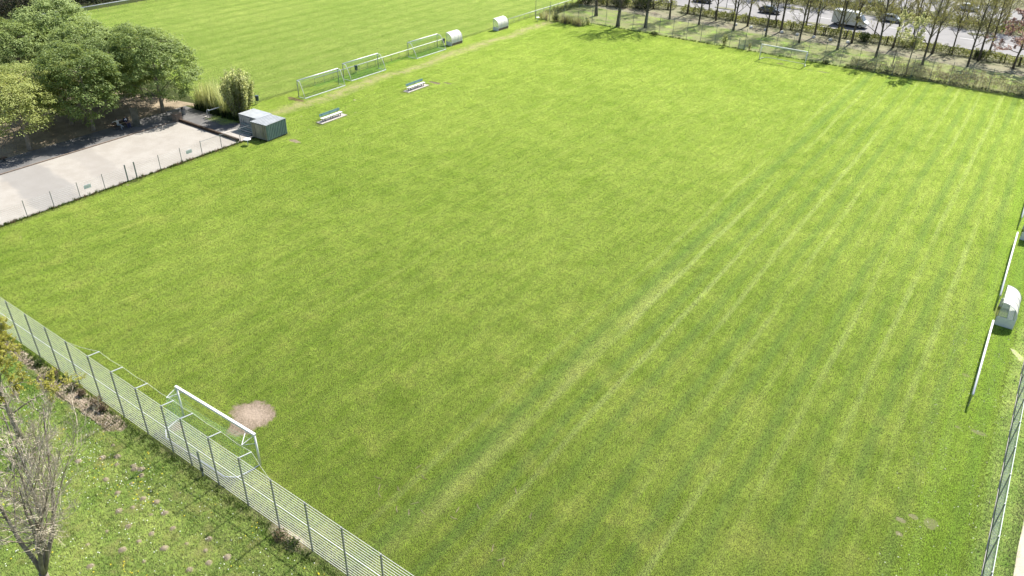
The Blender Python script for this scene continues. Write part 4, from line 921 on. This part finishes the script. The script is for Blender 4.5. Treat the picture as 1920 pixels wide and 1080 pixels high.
o = mb.build('court_fence_weeds', ['weed', 'dead']); o['label'] = 'dark weeds along the foot of the court fence'; o['kind'] = 'stuff'
mb = MB(); sp_ = [(rn.uniform(-40, 10), 113.85+rn.gauss(0, .12), rn.uniform(.3, 1)) for _ in range(420)]
blades(mb, sp_, .35, .025, 9, rn, .2, 0, .9); o = mb.build('far_fence_weeds', ['weed']); o['label'] = 'dark weeds along the foot of the far fence'; o['kind'] = 'stuff'
# meadow tufts and flowers in the lower left
def in_meadow(): return rn.uniform(-16, 22), rn.uniform(-20, -3.2)
mb = MB(); sp_ = [(*in_meadow(), rn.uniform(.3, 1)) for _ in range(5200)]
blades(mb, sp_, .16, .014, 7, rn, .2, 0, 1.0); sp_ = [(*in_meadow(), rn.uniform(.3, 1)) for _ in range(2600)]; blades(mb, sp_, .16, .014, 7, rn, .2, 1, 1.0)
o = mb.build('meadow_tufts', ['weed', 'hedge']); o['label'] = 'short grass tufts in the meadow outside the near fence'; o['kind'] = 'stuff'
def flowers(name, mat, cl, n, spread, size, label):
    mb = MB()
    for _ in range(cl):
        cx, cy0 = in_meadow()
        for _ in range(rn.randrange(1, n)):
            x, y = cx+rn.gauss(0, spread), cy0+rn.gauss(0, spread)
            if y > -3: continue
            r = size*rn.uniform(.7, 1.3); z = rn.uniform(.10, .17); k = 6
            mb.add([(x, y, z+.015)]+[(x+r*math.cos(a), y+r*math.sin(a), z) for a in (2*math.pi*j/k for j in range(k))], [(0, 1+j, 1+(j+1) % k) for j in range(k)])
    o = mb.build(name, mat); o['label'] = label; o['kind'] = 'stuff'
flowers('daisies', 'petal_w', 260, 16, .7, .025, 'white daisies scattered in the meadow')
flowers('dandelions', 'petal_y', 170, 8, .4, .034, 'yellow dandelions scattered in the meadow')
mb = MB()
for _ in range(240):
    x, y = rn.uniform(35.5, 41.6), rn.uniform(14, 45); r = rn.uniform(.012, .028)
    mb.add([(x+r*math.cos(a), y+r*math.sin(a), .05) for a in (2*math.pi*j/6 for j in range(6))], [tuple(range(6))])
o = mb.build('verge_daisies', 'petal_w'); o['label'] = 'white daisies on the verge by the right fence'; o['kind'] = 'stuff'
# molehills
mh = []
for s in range(3):
    r2 = random.Random(90+s); mb = MB(); n = 14; rings = [(1, 0), (.82, .35), (.5, .75), (.2, 1)]
    vs = [(math.cos(2*math.pi*k/n)*q*r2.uniform(.8, 1.15)*.3, math.sin(2*math.pi*k/n)*q*r2.uniform(.8, 1.15)*.3, z*.11*r2.uniform(.8, 1.2)) for q, z in rings for k in range(n)]
    mb.add(vs, [(i*n+k, i*n+(k+1) % n, (i+1)*n+(k+1) % n, (i+1)*n+k) for i in range(3) for k in range(n)]+[tuple(3*n+k for k in range(n))]); mh.append(mb.mesh('molehill', 'mole', True))
spots = [(-1.12, -5.36), (-1.2, -4.69), (-1.09, -6.26), (.47, -5.68), (-2.6, -6.07), (.99, -8.2), (6.76, -7.14), (2.8, -8.42), (2.42, -9.97), (-2.0, -4.6), (-1.7, -4.4), (-2.3, -4.5), (1.3, -5.4), (2.4, -5.6), (1.9, -6.1), (3.1, -6.9), (3.0, -7.6), (.6, -6.4), (1.6, -7.3), (4.4, -8.2), (.2, -7.0), (5.2, -6.2), (-3.8, -4.6), (-4.4, -5.2), (-3.2, -5.0), (5.9, -5.3), (6.4, -5.9), (7.2, -6.3), (4.5, -7.1), (3.7, -6.0), (-5.3, -6.2), (1.0, -9.3), (8.3, -7.6), (7.7, -5.5), (-4.9, -4.2), (9.2, -6.6)]
for x, y in spots:
    s = rn.uniform(.42, .85); tag(link('molehill', rn.choice(mh), None, (x, y, 0), rn.uniform(0, 6), (s, s, s*1.5)), 'small brown molehill in the flowery meadow outside the near fence', 'molehill', 'molehills in the meadow')
# white blocks along the track
bm_ = bmesh.new(); bmesh.ops.create_cube(bm_, size=1); bmesh.ops.bevel(bm_, geom=bm_.edges[:], offset=.18, segments=2, affect='EDGES')
for v in bm_.verts: v.co += Vector((rnd.uniform(-.05, .05), rnd.uniform(-.05, .05), rnd.uniform(-.05, .05)))
bme = bpy.data.meshes.new('white_stone'); bm_.to_mesh(bme); bm_.free(); bme.materials.append(M['white_paint'])
for k, (x, y) in enumerate([(-15.7, 130.7), (-12.6, 130.5), (-9.7, 130.4), (-6.7, 130.5), (-3.8, 130.6), (-.8, 130.6), (2.2, 130.6), (5.2, 130.8)]):
    tag(link('white_stone', bme, None, (x, y, .2), rnd.uniform(0, 1), (.6, .42, .42)), f'white marker stone on the track behind the far goal, {ORD[k]} from left', 'stone', 'white marker stones')
# earth clods / twigs lying on the turf in the foreground
cl = []
for s in range(4):
    r2 = random.Random(s); mb = MB(); p_ = Vector((0, 0, .02)); pts = [p_]; d = Vector((1, 0, 0))
    for k in range(6): d.rotate(Matrix.Rotation(r2.uniform(-.7, .7), 3, 'Z')); pts.append(pts[-1]+d*.09)
    mb.tube(pts, [.008, .022, .028, .02, .026, .02, .006], 5); cl.append(mb.mesh('turf_clod', 'dry'))
def G(u, v): return u, v
clods = [(11.5, 5.2), (12.6, 4.9), (10.9, 2.6), (11.4, 2.3), (10.4, 3.4), (13.1, 2.9), (13.6, 2.2), (16.6, 4.9), (15.6, 3.9), (16.0, 3.6), (14.3, 2.8), (18.8, 2.9), (19.4, 2.6), (19.9, 2.5), (19.3, 6.0), (17.6, 7.1), (12.0, 3.3), (12.9, 2.0)]
for x, y in clods: tag(link('turf_clod', rn.choice(cl), None, (x, y, .004), rn.uniform(-1.2, .4)+2.4), 'thin dry strip of torn turf lying on the foreground grass', 'turf strip', 'torn turf strips in the foreground')

# ------------------------------------------------------------------ vehicles
def vehicle(name, label, cat, loc, rz, L, W, H, prof, glass, paint_m, wheels, group):
    t = thing(name, label, cat, loc, rz, group)
    # prof: side outline (x, z) counter-clockwise, tucked in above the belt line
    def half(z): return W/2*(1 - .16*max(0, (z-H*.55)/(H*.45))**1.1) if cat == 'car' else W/2*(1-.06*max(0, (z-H*.5)/(H*.5)))
    n = len(prof); bm = bmesh.new()
    a = [bm.verts.new((x, -half(z), z)) for x, z in prof]; b = [bm.verts.new((x, half(z), z)) for x, z in prof]
    bm.faces.new(a); bm.faces.new(list(reversed(b)))
    for k in range(n): bm.faces.new((a[k], b[k], b[(k+1) % n], a[(k+1) % n]))
    bmesh.ops.recalc_face_normals(bm, faces=bm.faces[:])
    bmesh.ops.bevel(bm, geom=[e for e in bm.edges if len(e.link_faces) == 2 and e.calc_face_angle(0) > .5], offset=.06, segments=2, affect='EDGES')
    me = bpy.data.meshes.new('body'); bm.to_mesh(me); bm.free(); me.materials.append(M[paint_m])
    bo = link('body', me, t)
    for nm, pts in glass:                                   # side panes both sides, or a cross pane
        if nm == 'side_window':
            for s in (-1, 1):
                q = [(x, s*(half(z)+.012), z) for x, z in pts]
                MB().add(q + [(x, y-s*.02, z) for x, y, z in q], [tuple(range(len(q))), tuple(reversed(range(len(q), 2*len(q))))]).build(nm, 'glass', t)
        else:
            (x0, z0), (x1, z1) = pts; nx, nz = (z1-z0), -(x1-x0); l_ = math.hypot(nx, nz); s = 1 if nm == 'windscreen' else -1; ox, oz = abs(nx)/l_*.015*s, abs(nz)/l_*.015
            q = [(x0+ox, -half(z0)+.12, z0+oz), (x0+ox, half(z0)-.12, z0+oz), (x1+ox, half(z1)-.1, z1+oz), (x1+ox, -half(z1)+.1, z1+oz)]
            MB().add(q, [(0, 1, 2, 3)]).build(nm, 'glass', t)
    for x in wheels:
        for s in (-1, 1):
            r = .33 if cat == 'car' else .37; y = s*(W/2-.1)
            w_ = link('wheel', None, t, (x, y, r)); MB().tube([(0, -.11, 0), (0, -.08, 0), (0, .08, 0), (0, .11, 0)], [r-.04, r, r, r-.04], 18).build('tyre', 'tyre', w_); MB().tube([(0, s*.09, 0), (0, s*.125, 0)], [r*.62, r*.55], 12).build('rim', 'rim', w_)
    xs = [p[0] for p in prof]
    for s in (-1, 1):
        MB().box((max(xs)-.05, s*(W/2-.28), .68 if cat == 'car' else .85), (.1, .34, .16)).build('headlight', 'lamp_white', t); MB().box((min(xs)+.03, s*(W/2-.2), .8 if cat == 'car' else 1.0), (.08, .22, .24)).build('tail_light', 'lamp_red', t)
        MB().box((.75 if cat == 'car' else 2.1, s*(W/2+.1), 1.0 if cat == 'car' else 1.6), (.12, .2, .14)).build('wing_mirror', paint_m, t)
    MB().box((0, 0, .3), (L*.86, W*.9, .16)).build('underbody', 'black', t)
    return t
CP = [(-2.15, .35), (2.1, .33), (2.2, .55), (2.12, .78), (1.15, .95), (.45, 1.40), (-.2, 1.47), (-1.2, 1.42), (-1.95, 1.02), (-2.2, .9), (-2.22, .55)]
CG = [('side_window', [(.95, .98), (.40, 1.33), (-.35, 1.38), (-.35, .98)]), ('side_window', [(-.42, .98), (-.42, 1.38), (-1.15, 1.33), (-1.6, 1.0)]), ('windscreen', ((1.08, 1.0), (.5, 1.37))), ('rear_window', ((-1.86, 1.06), (-1.28, 1.38)))]
VP = [(-3.3, .45), (3.2, .42), (3.35, .7), (3.3, 1.05), (2.6, 1.35), (1.75, 2.35), (1.3, 2.75), (.8, 2.85), (-3.25, 2.85), (-3.35, 2.6), (-3.35, .6)]
VG = [('side_window', [(2.35, 1.45), (1.72, 2.2), (1.05, 2.2), (1.05, 1.45)]), ('windscreen', ((2.58, 1.42), (1.8, 2.3)))]
vehicle('panel_van', 'large white panel van on the road behind the far goal', 'van', (2.0, 144.9, .008), R(-2), 6.7, 2.1, 2.85, VP, VG, 'van_white', (2.15, -2.0), 'vehicles on the road')
vehicle('parked_car', 'dark car on the road left of the white van', 'car', (-14.2, 146.0, .008), R(2), 4.4, 1.8, 1.47, CP, CG, 'car_dark', (1.35, -1.35), 'vehicles on the road')
vehicle('parked_car', 'dark car cut off by the top edge, left end of the road', 'car', (-29.3, 147.0, .008), R(2), 4.4, 1.8, 1.47, CP, CG, 'car_dark', (1.35, -1.35), 'vehicles on the road')
vehicle('parked_car', 'silver green car on the far lane right of the white van', 'car', (7.6, 154.6, .008), R(-3), 4.4, 1.8, 1.47, CP, CG, 'car_silver', (1.35, -1.35), 'vehicles on the road')
vehicle('parked_car', 'white car at the top between the trees, right of the silver one', 'car', (18.5, 177.4, .008), R(0), 4.4, 1.8, 1.47, CP, CG, 'car_white', (1.35, -1.35), 'parked cars at the top')
vehicle('parked_car', 'white car at the top edge behind the silver car', 'car', (0.5, 170.5, .008), R(4), 4.4, 1.8, 1.47, CP, CG, 'car_white', (1.35, -1.35), 'parked cars at the top')
